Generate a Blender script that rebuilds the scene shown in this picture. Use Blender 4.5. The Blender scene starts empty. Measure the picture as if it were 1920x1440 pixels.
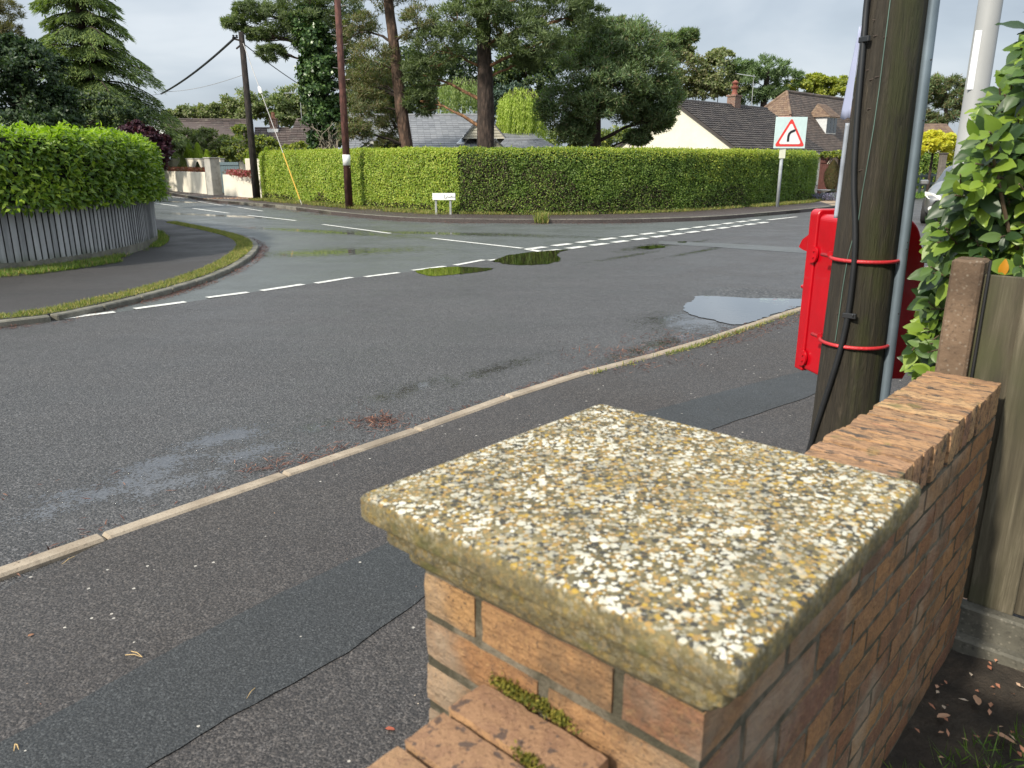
import bpy, bmesh, math, random
import numpy as np
from mathutils import Vector, Matrix, noise as mn
from mathutils.geometry import tessellate_polygon
R = math.radians
rng = np.random.default_rng(7)
random.seed(7)
S = bpy.context.scene
COL = S.collection

# ------------------------------------------------------------ camera, sky, sun, exposure
F_PX = 1450.0
PITCH = math.atan(420/1450)
H = 1.62
cd = bpy.data.cameras.new('camera'); cam = bpy.data.objects.new('camera', cd); COL.objects.link(cam)
cam.location = (0, 0, H); cam.rotation_euler = (R(90)-PITCH, 0, 0)
cd.sensor_width = 36; cd.lens = 36*F_PX/1920; cd.clip_end = 3000; cd.clip_start = .05
cd.dof.use_dof = True; cd.dof.focus_distance = 9.0; cd.dof.aperture_fstop = 8.5
S.camera = cam

SUN_DIR = Vector((-.73, -.68, 0)).normalized()*math.cos(R(40)) + Vector((0, 0, math.sin(R(40))))
w = bpy.data.worlds.new('World'); S.world = w; w.use_nodes = True
nt = w.node_tree; nt.nodes.clear(); N = nt.nodes.new; L = nt.links.new
out = N('ShaderNodeOutputWorld'); bg = N('ShaderNodeBackground'); bg.inputs[1].default_value = .115
sky = N('ShaderNodeTexSky'); sky.sky_type = 'NISHITA'; sky.sun_disc = False
sky.sun_elevation = R(40); sky.sun_rotation = math.atan2(SUN_DIR.x, SUN_DIR.y) % (2*math.pi)
sky.air_density = 1.0; sky.dust_density = 2.0
tc = N('ShaderNodeTexCoord'); mp = N('ShaderNodeMapping'); mp.inputs['Scale'].default_value = (1, 1, 3.2)
L(tc.outputs['Generated'], mp.inputs['Vector'])
n1 = N('ShaderNodeTexNoise'); n1.inputs['Scale'].default_value = 2.1; n1.inputs['Detail'].default_value = 5; n1.inputs['Roughness'].default_value = .5
n1.inputs['Distortion'].default_value = .4
L(mp.outputs[0], n1.inputs['Vector'])
rp = N('ShaderNodeValToRGB'); e = rp.color_ramp.elements
e[0].position = .36; e[0].color = (2.75, 3.15, 3.65, 1); e[1].position = .64; e[1].color = (4.9, 5.25, 5.6, 1)
m_ = rp.color_ramp.elements.new(.5); m_.color = (3.7, 4.15, 4.65, 1)
L(n1.outputs['Fac'], rp.inputs[0])
mix = N('ShaderNodeMix'); mix.data_type = 'RGBA'; mix.inputs[0].default_value = .86
sxy = N('ShaderNodeSeparateXYZ'); L(tc.outputs['Generated'], sxy.inputs[0])
mr = N('ShaderNodeMapRange'); mr.inputs[1].default_value = -.5; mr.inputs[2].default_value = .6; mr.inputs[3].default_value = .96; mr.inputs[4].default_value = .88; L(sxy.outputs[0], mr.inputs[0])
vm = N('ShaderNodeVectorMath'); vm.operation = 'SCALE'; L(rp.outputs[0], vm.inputs[0]); L(mr.outputs[0], vm.inputs['Scale'])
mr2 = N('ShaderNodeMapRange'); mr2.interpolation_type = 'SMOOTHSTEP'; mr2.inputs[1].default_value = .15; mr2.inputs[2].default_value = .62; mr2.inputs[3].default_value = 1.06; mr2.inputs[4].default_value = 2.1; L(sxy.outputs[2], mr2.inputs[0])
vm2 = N('ShaderNodeVectorMath'); vm2.operation = 'SCALE'; L(vm.outputs[0], vm2.inputs[0]); L(mr2.outputs[0], vm2.inputs['Scale'])   # sky gain rising towards the zenith, added as soft fill light
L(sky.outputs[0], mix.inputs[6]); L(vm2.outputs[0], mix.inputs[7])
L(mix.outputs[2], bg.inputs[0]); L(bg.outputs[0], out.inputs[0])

ld = bpy.data.lights.new('sun', 'SUN'); ld.energy = 3.7; ld.angle = R(2.5); ld.color = (1, .93, .80)
lo = bpy.data.objects.new('sun', ld); COL.objects.link(lo)
lo.rotation_euler = SUN_DIR.to_track_quat('Z', 'Y').to_euler()
vs = S.view_settings; vs.view_transform = 'Standard'; vs.look = 'None'; vs.exposure = .5; vs.gamma = 1; vs.use_curve_mapping = False

# ------------------------------------------------------------ pixel -> world helpers (pixels of the 1920 x 1440 photo)
sP, cP = math.sin(PITCH), math.cos(PITCH)
def ray(u, v):
    a = (u-960)/F_PX; b = (720-v)/F_PX
    return np.array([a, cP+b*sP, -sP+b*cP])
def P(u, v, z=0.0):
    d = ray(u, v); return np.array([0, 0, H]) + d*((z-H)/d[2])
def at(u, v, Y):
    d = ray(u, v); return np.array([0, 0, H]) + d*(Y/d[1])
def ppx(Y, v=250):                      # metres per pixel at world distance Y
    return (Y/ray(960, v)[1])/F_PX

# ------------------------------------------------------------ materials
def newmat(name):
    m = bpy.data.materials.new(name); m.use_nodes = True
    t = m.node_tree; t.nodes.clear()
    o = t.nodes.new('ShaderNodeOutputMaterial'); b = t.nodes.new('ShaderNodeBsdfPrincipled')
    t.links.new(b.outputs[0], o.inputs[0])
    return m, t, b, o
def ramp(t, fac, stops, interp='LINEAR'):
    r = t.nodes.new('ShaderNodeValToRGB'); r.color_ramp.interpolation = interp
    el = r.color_ramp.elements
    while len(el) < len(stops): el.new(.5)
    for k, (p, c) in enumerate(stops):
        el[k].position = p; el[k].color = (*c, 1) if len(c) == 3 else c
    t.links.new(fac, r.inputs[0]); return r.outputs[0]
def coord(t, kind='Object', scale=(1, 1, 1), rot=(0, 0, 0)):
    c = t.nodes.new('ShaderNodeTexCoord'); m = t.nodes.new('ShaderNodeMapping')
    m.inputs['Scale'].default_value = scale; m.inputs['Rotation'].default_value = rot
    t.links.new(c.outputs[kind], m.inputs[0]); return m.outputs[0]
def noise(t, vec, scale, detail=4, rough=.55, dist=0):
    n = t.nodes.new('ShaderNodeTexNoise'); n.inputs['Scale'].default_value = scale; n.inputs['Detail'].default_value = detail
    n.inputs['Roughness'].default_value = rough; n.inputs['Distortion'].default_value = dist
    if vec is not None: t.links.new(vec, n.inputs['Vector'])
    return n.outputs['Fac']
def voro(t, vec, scale, feature='F1', out='Distance', rnd=1.0):
    n = t.nodes.new('ShaderNodeTexVoronoi'); n.feature = feature; n.inputs['Scale'].default_value = scale
    n.inputs['Randomness'].default_value = rnd
    t.links.new(vec, n.inputs['Vector']); return n.outputs[out]
def mixc(t, fac, a, b, mode='MIX'):
    m = t.nodes.new('ShaderNodeMix'); m.data_type = 'RGBA'; m.blend_type = mode
    for s, i in ((fac, 0), (a, 6), (b, 7)):
        if hasattr(s, 'is_linked'): t.links.new(s, m.inputs[i])
        elif i == 0: m.inputs[0].default_value = s
        else: m.inputs[i].default_value = (*s, 1)
    return m.outputs[2]
def math_(t, op, a, b=0.0, c=0.0, clamp=False):
    m = t.nodes.new('ShaderNodeMath'); m.operation = op; m.use_clamp = clamp
    for s, i in ((a, 0), (b, 1), (c, 2)):
        if hasattr(s, 'is_linked'): t.links.new(s, m.inputs[i])
        else: m.inputs[i].default_value = s
    return m.outputs[0]
def sstep(t, val, lo, hi, a=0.0, b=1.0):
    m = t.nodes.new('ShaderNodeMapRange'); m.interpolation_type = 'SMOOTHSTEP'
    t.links.new(val, m.inputs[0])
    for k, v in enumerate((lo, hi, a, b)): m.inputs[k+1].default_value = v
    return m.outputs[0]
def bump(t, b, h, strength=.5, dist=.01, prev=None):
    n = t.nodes.new('ShaderNodeBump'); n.inputs['Strength'].default_value = strength; n.inputs['Distance'].default_value = dist
    t.links.new(h, n.inputs['Height'])
    if prev is not None: t.links.new(prev, n.inputs['Normal'])
    t.links.new(n.outputs[0], b.inputs['Normal']); return n.outputs[0]
def island(t):
    return t.nodes.new('ShaderNodeNewGeometry').outputs['Random Per Island']
def setc(t, b, c):
    if hasattr(c, 'is_linked'): t.links.new(c, b.inputs['Base Color'])
    else: b.inputs['Base Color'].default_value = (*c, 1)
def simple(name, col, rough=.6, metal=0, var=.25, scale=8, bmp=0, bscale=60, spec=.5):
    m, t, b, o = newmat(name)
    v = coord(t); n = noise(t, v, scale)
    setc(t, b, ramp(t, n, [(.3, [c*(1-var) for c in col]), (.7, [min(1, c*(1+var)) for c in col])]))
    b.inputs['Roughness'].default_value = rough; b.inputs['Metallic'].default_value = metal
    b.inputs['Specular IOR Level'].default_value = spec
    if bmp: bump(t, b, noise(t, v, bscale), bmp, .01)
    return m
def leafmat(name, cols, rough=.5, trans=.25, nscale=.9, spec=.4, amt=.6):
    m, t, b, o = newmat(name)
    k = len(cols); cols = [(min(.6, x[0]*1.75), min(.6, x[1]*1.4), x[2]*1.6) for x in cols]
    c = ramp(t, island(t), [((i+.5)/k, x) for i, x in enumerate(cols)])
    n = noise(t, coord(t), nscale, 3)
    dark = mixc(t, sstep(t, n, .35, .65), mixc(t, amt, c, cols[0]), c)
    setc(t, b, dark); b.inputs['Roughness'].default_value = rough; b.inputs['Specular IOR Level'].default_value = spec
    if trans:
        tr = t.nodes.new('ShaderNodeBsdfTranslucent')
        t.links.new(mixc(t, 1.0, dark, (1.5, 1.7, .6), 'MULTIPLY'), tr.inputs[0])
        mx = t.nodes.new('ShaderNodeMixShader'); mx.inputs[0].default_value = trans
        t.links.new(b.outputs[0], mx.inputs[1]); t.links.new(tr.outputs[0], mx.inputs[2]); t.links.new(mx.outputs[0], o.inputs[0])
    return m

# ------------------------------------------------------------ object helpers
def tag(o, label=None, cat=None, group=None, kind=None):
    if label: o['label'] = label
    if cat: o['category'] = cat
    if group: o['group'] = group
    if kind: o['kind'] = kind
    return o
def empty(name, loc, label, cat, group=None):
    o = bpy.data.objects.new(name, None); COL.objects.link(o); o.location = loc; o.empty_display_size = .2
    return tag(o, label, cat, group)
def link_mesh(name, me, mats, parent=None, smooth=False):
    if not isinstance(mats, (list, tuple)): mats = [mats]
    for m in mats: me.materials.append(m)
    o = bpy.data.objects.new(name, me); COL.objects.link(o)
    if smooth:
        me.shade_smooth()
        if smooth == 2: me.set_sharp_from_angle(angle=R(38))
    if parent is not None:
        o.parent = parent                 # meshes are in world coordinates; only Empties carry a location
        if parent.type == 'EMPTY': o.matrix_parent_inverse = Matrix.Translation(-Vector(parent.location))
    return o
class MB:
    """collects world-space geometry and links it as one mesh object"""
    def __init__(s): s.v = []; s.f = []; s.mi = []; s.n = 0
    def add(s, vs_, fs, mi=0):
        vs_ = [tuple(map(float, p)) for p in vs_]
        s.v += vs_; s.f += [tuple(i+s.n for i in f) for f in fs]; s.mi += [mi]*len(fs); s.n += len(vs_)
    def quad(s, a, b, c, d, mi=0): s.add([a, b, c, d], [(0, 1, 2, 3)], mi)
    def box(s, c, sz, X=(1, 0, 0), Y=(0, 1, 0), Z=(0, 0, 1), mi=0, ch=0):
        c = np.array(c, float); X, Y, Z = (np.array(q, float) for q in (X, Y, Z)); h = np.array(sz, float)/2
        if ch <= 0:
            p = [c+X*h[0]*i+Y*h[1]*j+Z*h[2]*k for k in (-1, 1) for j in (-1, 1) for i in (-1, 1)]
            s.add(p, [(0, 2, 3, 1), (4, 5, 7, 6), (0, 1, 5, 4), (2, 6, 7, 3), (0, 4, 6, 2), (1, 3, 7, 5)], mi); return
        pts = []; fs = []; idx = {}
        for i in (-1, 1):
            for j in (-1, 1):
                for k in (-1, 1):
                    for ax in range(3):
                        q = h*np.array([i, j, k]) - ch*np.array([i, j, k])*np.array([ax != 0, ax != 1, ax != 2])
                        idx[(i, j, k, ax)] = len(pts); pts.append(c+X*q[0]+Y*q[1]+Z*q[2])
        g = lambda i, j, k, a: idx[(i, j, k, a)]
        for sg in (-1, 1):
            fs.append((g(sg, -1, -1, 0), g(sg, 1, -1, 0), g(sg, 1, 1, 0), g(sg, -1, 1, 0))[::sg])
            fs.append((g(-1, sg, -1, 1), g(-1, sg, 1, 1), g(1, sg, 1, 1), g(1, sg, -1, 1))[::sg])
            fs.append((g(-1, -1, sg, 2), g(1, -1, sg, 2), g(1, 1, sg, 2), g(-1, 1, sg, 2))[::sg])
        for a in (-1, 1):
            for b in (-1, 1):
                fs.append((g(-1, a, b, 1), g(1, a, b, 1), g(1, a, b, 2), g(-1, a, b, 2))[::-a*b])
                fs.append((g(a, -1, b, 0), g(a, 1, b, 0), g(a, 1, b, 2), g(a, -1, b, 2))[::a*b])
                fs.append((g(a, b, -1, 0), g(a, b, 1, 0), g(a, b, 1, 1), g(a, b, -1, 1))[::-a*b])
                for k in (-1, 1): fs.append((g(a, b, k, 0), g(a, b, k, 1), g(a, b, k, 2))[::a*b*k])
        s.add(pts, fs, mi)
    def tube(s, pts, rad, n=8, mi=0, cap=True, jit=0):
        pts = [np.array(p, float) for p in pts]; m = len(pts)
        if not hasattr(rad, '__len__'): rad = [rad]*m
        vsx = []; fs = []
        T0 = pts[1]-pts[0]; up = np.array([0, 0, 1.]) if abs(T0[2]) < .9*np.linalg.norm(T0) else np.array([1., 0, 0])
        A = np.cross(T0, up); A /= np.linalg.norm(A)
        for i, p in enumerate(pts):
            T = pts[min(i+1, m-1)]-pts[max(i-1, 0)]; T = T/(np.linalg.norm(T)+1e-9)
            A = A-T*np.dot(A, T); A /= np.linalg.norm(A)+1e-9; B = np.cross(T, A)
            for k in range(n):
                a = 2*math.pi*k/n; r = rad[i]*(1+(random.random()-.5)*jit)
                vsx.append(p+(A*math.cos(a)+B*math.sin(a))*r)
        for i in range(m-1):
            for k in range(n):
                k2 = (k+1) % n; fs.append((i*n+k, i*n+k2, (i+1)*n+k2, (i+1)*n+k))
        if cap: fs.append(tuple(range(n))[::-1]); fs.append(tuple((m-1)*n+k for k in range(n)))
        s.add(vsx, fs, mi)
    def prism(s, poly, z0, z1, mi=0):          # polygon in xy between z0 and z1
        n = len(poly); lo_ = [(p[0], p[1], z0) for p in poly]; hi = [(p[0], p[1], z1) for p in poly]
        tri = tessellate_polygon([[Vector((p[0], p[1], 0)) for p in poly]])
        area = sum(poly[i][0]*poly[(i+1) % n][1]-poly[(i+1) % n][0]*poly[i][1] for i in range(n))
        fs = []
        for t in tri:
            a, b, c = (poly[i] for i in t); cr = (b[0]-a[0])*(c[1]-a[1])-(b[1]-a[1])*(c[0]-a[0])
            t = t if cr > 0 else t[::-1]
            fs.append(tuple(i+n for i in t)); fs.append(tuple(t[::-1]))
        for i in range(n):
            j = (i+1) % n; q = (i, j, j+n, i+n); fs.append(q if area > 0 else q[::-1])
        s.add(lo_+hi, fs, mi)
    def sheet(s, poly, z, mi=0):
        tri = tessellate_polygon([[Vector((p[0], p[1], 0)) for p in poly]]); fs = []
        for t in tri:
            a, b, c = (poly[i] for i in t); cr = (b[0]-a[0])*(c[1]-a[1])-(b[1]-a[1])*(c[0]-a[0])
            if abs(cr) < 1e-9: continue
            fs.append(tuple(t) if cr > 0 else tuple(t[::-1]))
        s.add([(p[0], p[1], z) for p in poly], fs, mi)
    def slab(s, poly3, off, mi=0):             # planar 3-D polygon thickened by vector off
        n = len(poly3); a = [np.array(p, float) for p in poly3]; b = [p+np.array(off) for p in a]
        fs = [tuple(range(n)), tuple(range(n, 2*n))[::-1]]+[(i, i+n, (i+1) % n+n, (i+1) % n) for i in range(n)]
        s.add(a+b, fs, mi)
    def build(s, name, mats, parent=None, smooth=False, uv=True):
        me = bpy.data.meshes.new(name); me.from_pydata(s.v, [], s.f)
        me.polygons.foreach_set('material_index', s.mi)
        if uv:
            l = me.uv_layers.new(name='UVMap'); z = Vector((0, 0, 1))
            for p in me.polygons:
                n = p.normal; t = z.cross(n)
                t = t.normalized() if t.length > 1e-3 else Vector((1, 0, 0)); q = n.cross(t)
                for li in p.loop_indices:
                    c = me.vertices[me.loops[li].vertex_index].co; l.data[li].uv = (c.dot(t), c.dot(q))
        me.update()
        return link_mesh(name, me, mats, parent, smooth)
def lathe(mb, c, prof, n=24, mi=0):
    c = np.array(c, float); v = []; f = []
    for r, z in prof:
        for k in range(n): a = 2*math.pi*k/n; v.append(c+[r*math.cos(a), r*math.sin(a), z])
    for i in range(len(prof)-1):
        for k in range(n): k2 = (k+1) % n; f.append((i*n+k, i*n+k2, (i+1)*n+k2, (i+1)*n+k))
    f.append(tuple(range(n))[::-1]); f.append(tuple((len(prof)-1)*n+k for k in range(n)))
    mb.add(v, f, mi)

# leaf templates: (t along, s across, h up), faces
T_DIA = (np.array([(0, 0, 0), (.45, .5, .1), (1, 0, -.08), (.45, -.5, .1)]), [(0, 1, 2, 3)])
T_FOLD = (np.array([(0, 0, 0), (.45, .5, .16), (1, 0, -.12), (.45, -.5, .16), (.5, 0, 0)]), [(0, 4, 1), (4, 2, 1), (0, 3, 4), (4, 3, 2)])
def t_big():
    ts = [0, .12, .3, .5, .68, .84, .94, 1.0]; ws = [.03, .28, .47, .5, .42, .25, .1, 0]; v = []; f = []
    for i, (t, w_) in enumerate(zip(ts, ws)):
        dz = -.32*t*t; wav = .05*math.sin(i*2.3)
        v += [(t, -w_, dz+.22*w_+wav), (t, -w_*.5, dz+.13*w_), (t, 0, dz), (t, w_*.5, dz+.13*w_), (t, w_, dz+.22*w_-wav)]
    for i in range(len(ts)-1):
        for k in range(4): a = i*5+k; f.append((a, a+1, a+6, a+5))
    return np.array(v), f
T_BIG = t_big()
def norm(a): return a/(np.linalg.norm(a, axis=-1, keepdims=True)+1e-9)
def leaf_mesh(name, C, D, Nn, Ls, Ws, mats, parent=None, tmpl=T_DIA, midx=None, smooth=False):
    C = np.asarray(C, float); n = len(C); D = norm(np.asarray(D, float)); Nn = np.asarray(Nn, float)
    Nn = norm(Nn-D*np.sum(Nn*D, 1, keepdims=True)); Sx = np.cross(Nn, D)
    Ls = np.broadcast_to(Ls, (n,))[:, None, None]; Ws = np.broadcast_to(Ws, (n,))[:, None, None]
    tv, tf = tmpl; k = len(tv)
    V = C[:, None]+D[:, None]*tv[None, :, :1]*Ls+Sx[:, None]*tv[None, :, 1:2]*Ws+Nn[:, None]*tv[None, :, 2:3]*Ws
    V = V.reshape(-1, 3)
    li = np.concatenate([np.array(f) for f in tf]); cnt = np.array([len(f) for f in tf])
    loops = (li[None]+np.arange(n)[:, None]*k).ravel().astype(np.int32); tot = np.tile(cnt, n).astype(np.int32)
    start = np.concatenate([[0], np.cumsum(tot)[:-1]]).astype(np.int32)
    me = bpy.data.meshes.new(name); me.vertices.add(len(V)); me.vertices.foreach_set('co', V.astype(np.float32).ravel())
    me.loops.add(len(loops)); me.loops.foreach_set('vertex_index', loops)
    me.polygons.add(len(tot)); me.polygons.foreach_set('loop_start', start); me.polygons.foreach_set('loop_total', tot)
    if midx is not None: me.polygons.foreach_set('material_index', np.repeat(np.asarray(midx, np.int32), len(tf)))
    me.update(calc_edges=True); me.validate()
    return link_mesh(name, me, mats, parent, smooth)
def rdir(n, zb=0):
    d = rng.normal(size=(n, 3)); d[:, 2] += zb; return norm(d)
def vnoise(pts, scale, seed=0):
    return np.array([mn.noise(Vector((p[0]*scale+seed, p[1]*scale, p[2]*scale))) for p in pts])

# ------------------------------------------------------------ ground materials
def asphalt(name, dark, light, agg=130, spots=.0, rough=.62, wet=None, big=.8, bstr=.5, grey=(.2, .2, .2), patches=()):
    m, t, b, o = newmat(name); v = coord(t)
    trk = noise(t, coord(t, scale=(.28, 2.2, 1), rot=(0, 0, R(-48))), 1.0, 4, .6)
    n_big = noise(t, v, big, 4); n_fine = noise(t, v, agg, 3, .7); vc = voro(t, v, agg*.9); cell = voro(t, v, agg*.9, 'F1', 'Color')
    sep = t.nodes.new('ShaderNodeSeparateColor'); t.links.new(cell, sep.inputs[0])
    c = ramp(t, math_(t, 'ADD', math_(t, 'MULTIPLY', n_big, .5), math_(t, 'MULTIPLY', trk, .5)), [(.36, dark), (.62, light)])
    c = mixc(t, ramp(t, sep.outputs[0], [(.0, (.0,)*3), (.55, (.25,)*3), (1, (.75,)*3)]), c, mixc(t, .45, c, grey))
    c = mixc(t, sstep(t, n_fine, .35, .75, .0, .55), c, [x*.35 for x in dark])
    c = mixc(t, sstep(t, noise(t, v, agg*.95, 3, .8), .46, .56, 0, .8), c, [x*.28 for x in dark])
    c = mixc(t, sstep(t, noise(t, v, agg*.28, 3, .8), .44, .6, 0, .42), c, [x*.5 for x in dark])
    c = mixc(t, sstep(t, noise(t, v, agg*.7, 2, .8), .55, .66, 0, .5), c, [min(1, x*2.4) for x in light])
    v2 = voro(t, v, agg*.3, 'F1', 'Color'); s2 = t.nodes.new('ShaderNodeSeparateColor'); t.links.new(v2, s2.inputs[0])
    d2 = voro(t, v, agg*.3)
    if spots:
        sp = math_(t, 'MULTIPLY', math_(t, 'GREATER_THAN', s2.outputs[1], 1-spots), math_(t, 'LESS_THAN', d2, .22))
        c = mixc(t, sp, c, (.42, .39, .34))
    h = math_(t, 'ADD', math_(t, 'MULTIPLY', vc, -.8), math_(t, 'MULTIPLY', n_fine, .5))
    rr = sstep(t, noise(t, v, 1.1, 5, .6), .35, .65, rough-.1, rough+.08)
    bs = 1.0
    if wet:                                  # damp film: glossier, darker
        mask = None
        ws = t.nodes.new('ShaderNodeTexCoord').outputs['Object']
        wob = noise(t, ws, 5.5, 6, .72); fine = noise(t, ws, 45, 3, .7)
        for (cx, cy, ang, lx, ly, amt) in wet:
            mp_ = t.nodes.new('ShaderNodeMapping'); mp_.vector_type = 'TEXTURE'
            mp_.inputs['Location'].default_value = (cx, cy, 0); mp_.inputs['Rotation'].default_value = (0, 0, ang); mp_.inputs['Scale'].default_value = (lx, ly, 100)
            t.links.new(ws, mp_.inputs[0]); ln = t.nodes.new('ShaderNodeVectorMath'); ln.operation = 'LENGTH'
            t.links.new(mp_.outputs[0], ln.inputs[0])
            q = math_(t, 'SUBTRACT', 1.0, ln.outputs['Value'])
            q = math_(t, 'MULTIPLY', q, amt)
            q = math_(t, 'MAXIMUM', q, -1.0)
            mask = q if mask is None else math_(t, 'MAXIMUM', mask, q)
        tot_ = math_(t, 'ADD', math_(t, 'ADD', mask, math_(t, 'MULTIPLY', math_(t, 'SUBTRACT', wob, .5), 2.6)), math_(t, 'MULTIPLY', math_(t, 'SUBTRACT', fine, .5), 2.6))
        tot2 = math_(t, 'SUBTRACT', tot_, math_(t, 'MULTIPLY', math_(t, 'SUBTRACT', .5, vc), 1.1))
        pud = sstep(t, tot2, .42, .56); damp = sstep(t, tot_, -.1, .5)
        c = mixc(t, math_(t, 'MULTIPLY', damp, .45), c, [x*.45 for x in dark])
        rr = math_(t, 'MULTIPLY', rr, sstep(t, damp, 0, 1, 1, .72))
        r2 = t.nodes.new('ShaderNodeMix'); t.links.new(pud, r2.inputs[0]); t.links.new(rr, r2.inputs[2]); r2.inputs[3].default_value = .03
        rr = r2.outputs[0]
        ir = t.nodes.new('ShaderNodeMix'); t.links.new(pud, ir.inputs[0]); ir.inputs[2].default_value = 1.45; ir.inputs[3].default_value = 1.8; t.links.new(ir.outputs[0], b.inputs['IOR'])
        hh = t.nodes.new('ShaderNodeMix'); t.links.new(pud, hh.inputs[0]); t.links.new(h, hh.inputs[2]); hh.inputs[3].default_value = -.05
        h = hh.outputs[0]
    setc(t, b, c); t.links.new(rr, b.inputs['Roughness'])
    bump(t, b, h, bstr, 1.0/agg)
    return m

ea = R(50)
WET = [(*P(u_, v_)[:2], ea, lx_*1.15, ly_*1.15, am_+.16) for u_, v_, lx_, ly_, am_ in [(190, 925, .22, .14, 1.05), (250, 900, .5, .2, .62), (292, 873, .26, .14, 1.15), (330, 905, .35, .14, .8), (415, 822, .34, .17, 1.05), (470, 850, .3, .15, .7), (115, 950, .3, .14, .5), (590, 802, .22, .10, .85), (750, 735, .55, .12, .6), (930, 692, .6, .12, .6), (1230, 650, .8, .16, .8), (1330, 600, .9, .5, .9), (1250, 600, .5, .3, .6), (1220, 463, 1.2, .3, .9), (1320, 470, 1.6, .12, .8), (1180, 480, 1.2, .12, .7), (1300, 455, 1.0, .12, .8)]]
m_main = asphalt('main_asphalt', (.070, .067, .066), (.106, .102, .100), agg=95, rough=.52, wet=WET, bstr=.85, grey=(.24, .23, .22))
WET2 = [(-3.4, 14.2, R(20), 2.2, .8, .95), (-4.5, 18.5, R(150), 3.5, .5, .9), (-9, 24, R(150), 3.5, .5, 1.0), (-1.5, 18, R(165), 4, .5, .9), (-13.5, 32, R(150), 4, .35, 1.6)]
m_side = asphalt('side_asphalt', (.095, .104, .098), (.145, .155, .146), agg=120, rough=.47, wet=WET2, bstr=.3, grey=(.2, .21, .2))
m_pave = asphalt('footway_asphalt', (.044, .039, .037), (.066, .060, .056), agg=115, spots=.022, rough=.7, bstr=.6, grey=(.26, .22, .19))
m_trench = asphalt('trench_asphalt', (.032, .034, .034), (.046, .048, .048), agg=135, spots=.01, rough=.62, bstr=.5, grey=(.13, .135, .135))
m_pave_l = asphalt('corner_asphalt', (.040, .036, .035), (.060, .055, .053), agg=120, rough=.72, bstr=.5, grey=(.13, .12, .11))
m_pave_f = asphalt('far_footway_asphalt', (.062, .048, .044), (.10, .078, .07), agg=90, rough=.6, bstr=.4, grey=(.2, .15, .14))
m_patch = asphalt('patch_asphalt', (.05, .05, .05), (.10, .098, .095), agg=40, rough=.5, bstr=1.0, grey=(.3, .29, .28))

def kerbmat(name, a, b_):
    m, t, b, o = newmat(name); v = coord(t); n = noise(t, v, 5, 5, .65)
    c = ramp(t, n, [(.3, a), (.7, b_)]); c = mixc(t, sstep(t, noise(t, v, 70, 3), .52, .75, 0, .6), c, [x*.5 for x in a])
    c = mixc(t, sstep(t, voro(t, v, 60), .0, .35, .35, 0), c, (.42, .38, .3))
    c = mixc(t, sstep(t, noise(t, v, 2.3, 5, .7), .5, .62, 0, .45), c, [x*.55 for x in a])
    setc(t, b, c); b.inputs['Roughness'].default_value = .8; bump(t, b, noise(t, v, 90, 4), .5, .004); return m
m_kerb = kerbmat('kerb_concrete', (.26, .205, .145), (.40, .33, .245))
m_kerb2 = kerbmat('kerb_concrete_grey', (.10, .095, .072), (.22, .205, .165))

m_paint, t, b, o = newmat('road_paint'); v = coord(t)
setc(t, b, ramp(t, noise(t, v, 14, 5, .7), [(.35, (.48, .47, .42)), (.6, (.74, .73, .68))]))
b.inputs['Roughness'].default_value = .5
wn = sstep(t, noise(t, v, 22, 5, .75), .60, .68)
tp = t.nodes.new('ShaderNodeBsdfTransparent'); mx = t.nodes.new('ShaderNodeMixShader')
t.links.new(wn, mx.inputs[0]); t.links.new(b.outputs[0], mx.inputs[1]); t.links.new(tp.outputs[0], mx.inputs[2]); t.links.new(mx.outputs[0], o.inputs[0])

m_water, t, b, o = newmat('puddle_water')
gl = t.nodes.new('ShaderNodeBsdfGlossy'); gl.inputs['Roughness'].default_value = .02
tp = t.nodes.new('ShaderNodeBsdfTransparent'); tp.inputs[0].default_value = (.62, .60, .52, 1)
fr = t.nodes.new('ShaderNodeFresnel'); fr.inputs['IOR'].default_value = 1.45
mx = t.nodes.new('ShaderNodeMixShader'); t.links.new(math_(t, 'MULTIPLY', fr.outputs[0], 2.0, clamp=True), mx.inputs[0]); t.links.new(tp.outputs[0], mx.inputs[1]); t.links.new(gl.outputs[0], mx.inputs[2])
bn = t.nodes.new('ShaderNodeBump'); bn.inputs['Strength'].default_value = .06; bn.inputs['Distance'].default_value = .01
t.links.new(noise(t, coord(t), 14, 2), bn.inputs['Height']); t.links.new(bn.outputs[0], gl.inputs['Normal'])
t.links.new(mx.outputs[0], o.inputs[0])

m_grassg = simple('turf_base', (.05, .07, .02), .9, var=.4, scale=3, bmp=.6, bscale=40)
m_soil, t, b, o = newmat('soil'); v = coord(t)
setc(t, b, ramp(t, noise(t, v, 9, 6, .7), [(.3, (.022, .017, .012)), (.55, (.055, .042, .03)), (.75, (.11, .08, .055))]))
b.inputs['Roughness'].default_value = .9; bump(t, b, noise(t, v, 45, 6, .7), 1.0, .02)
m_gravel, t, b, o = newmat('gravel'); v = coord(t)
setc(t, b, ramp(t, voro(t, v, 18, 'F1', 'Color'), [(0, (.2, .14, .09)), (1, (.5, .38, .26))])); b.inputs['Roughness'].default_value = .9

# ------------------------------------------------------------ ground, roads, pavements
def st(o): o['kind'] = 'structure'; return o
mb = MB(); mb.sheet([(-900, -300), (900, -300), (900, 1500), (-900, 1500)], -.03); st(mb.build('ground', m_grassg))
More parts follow.
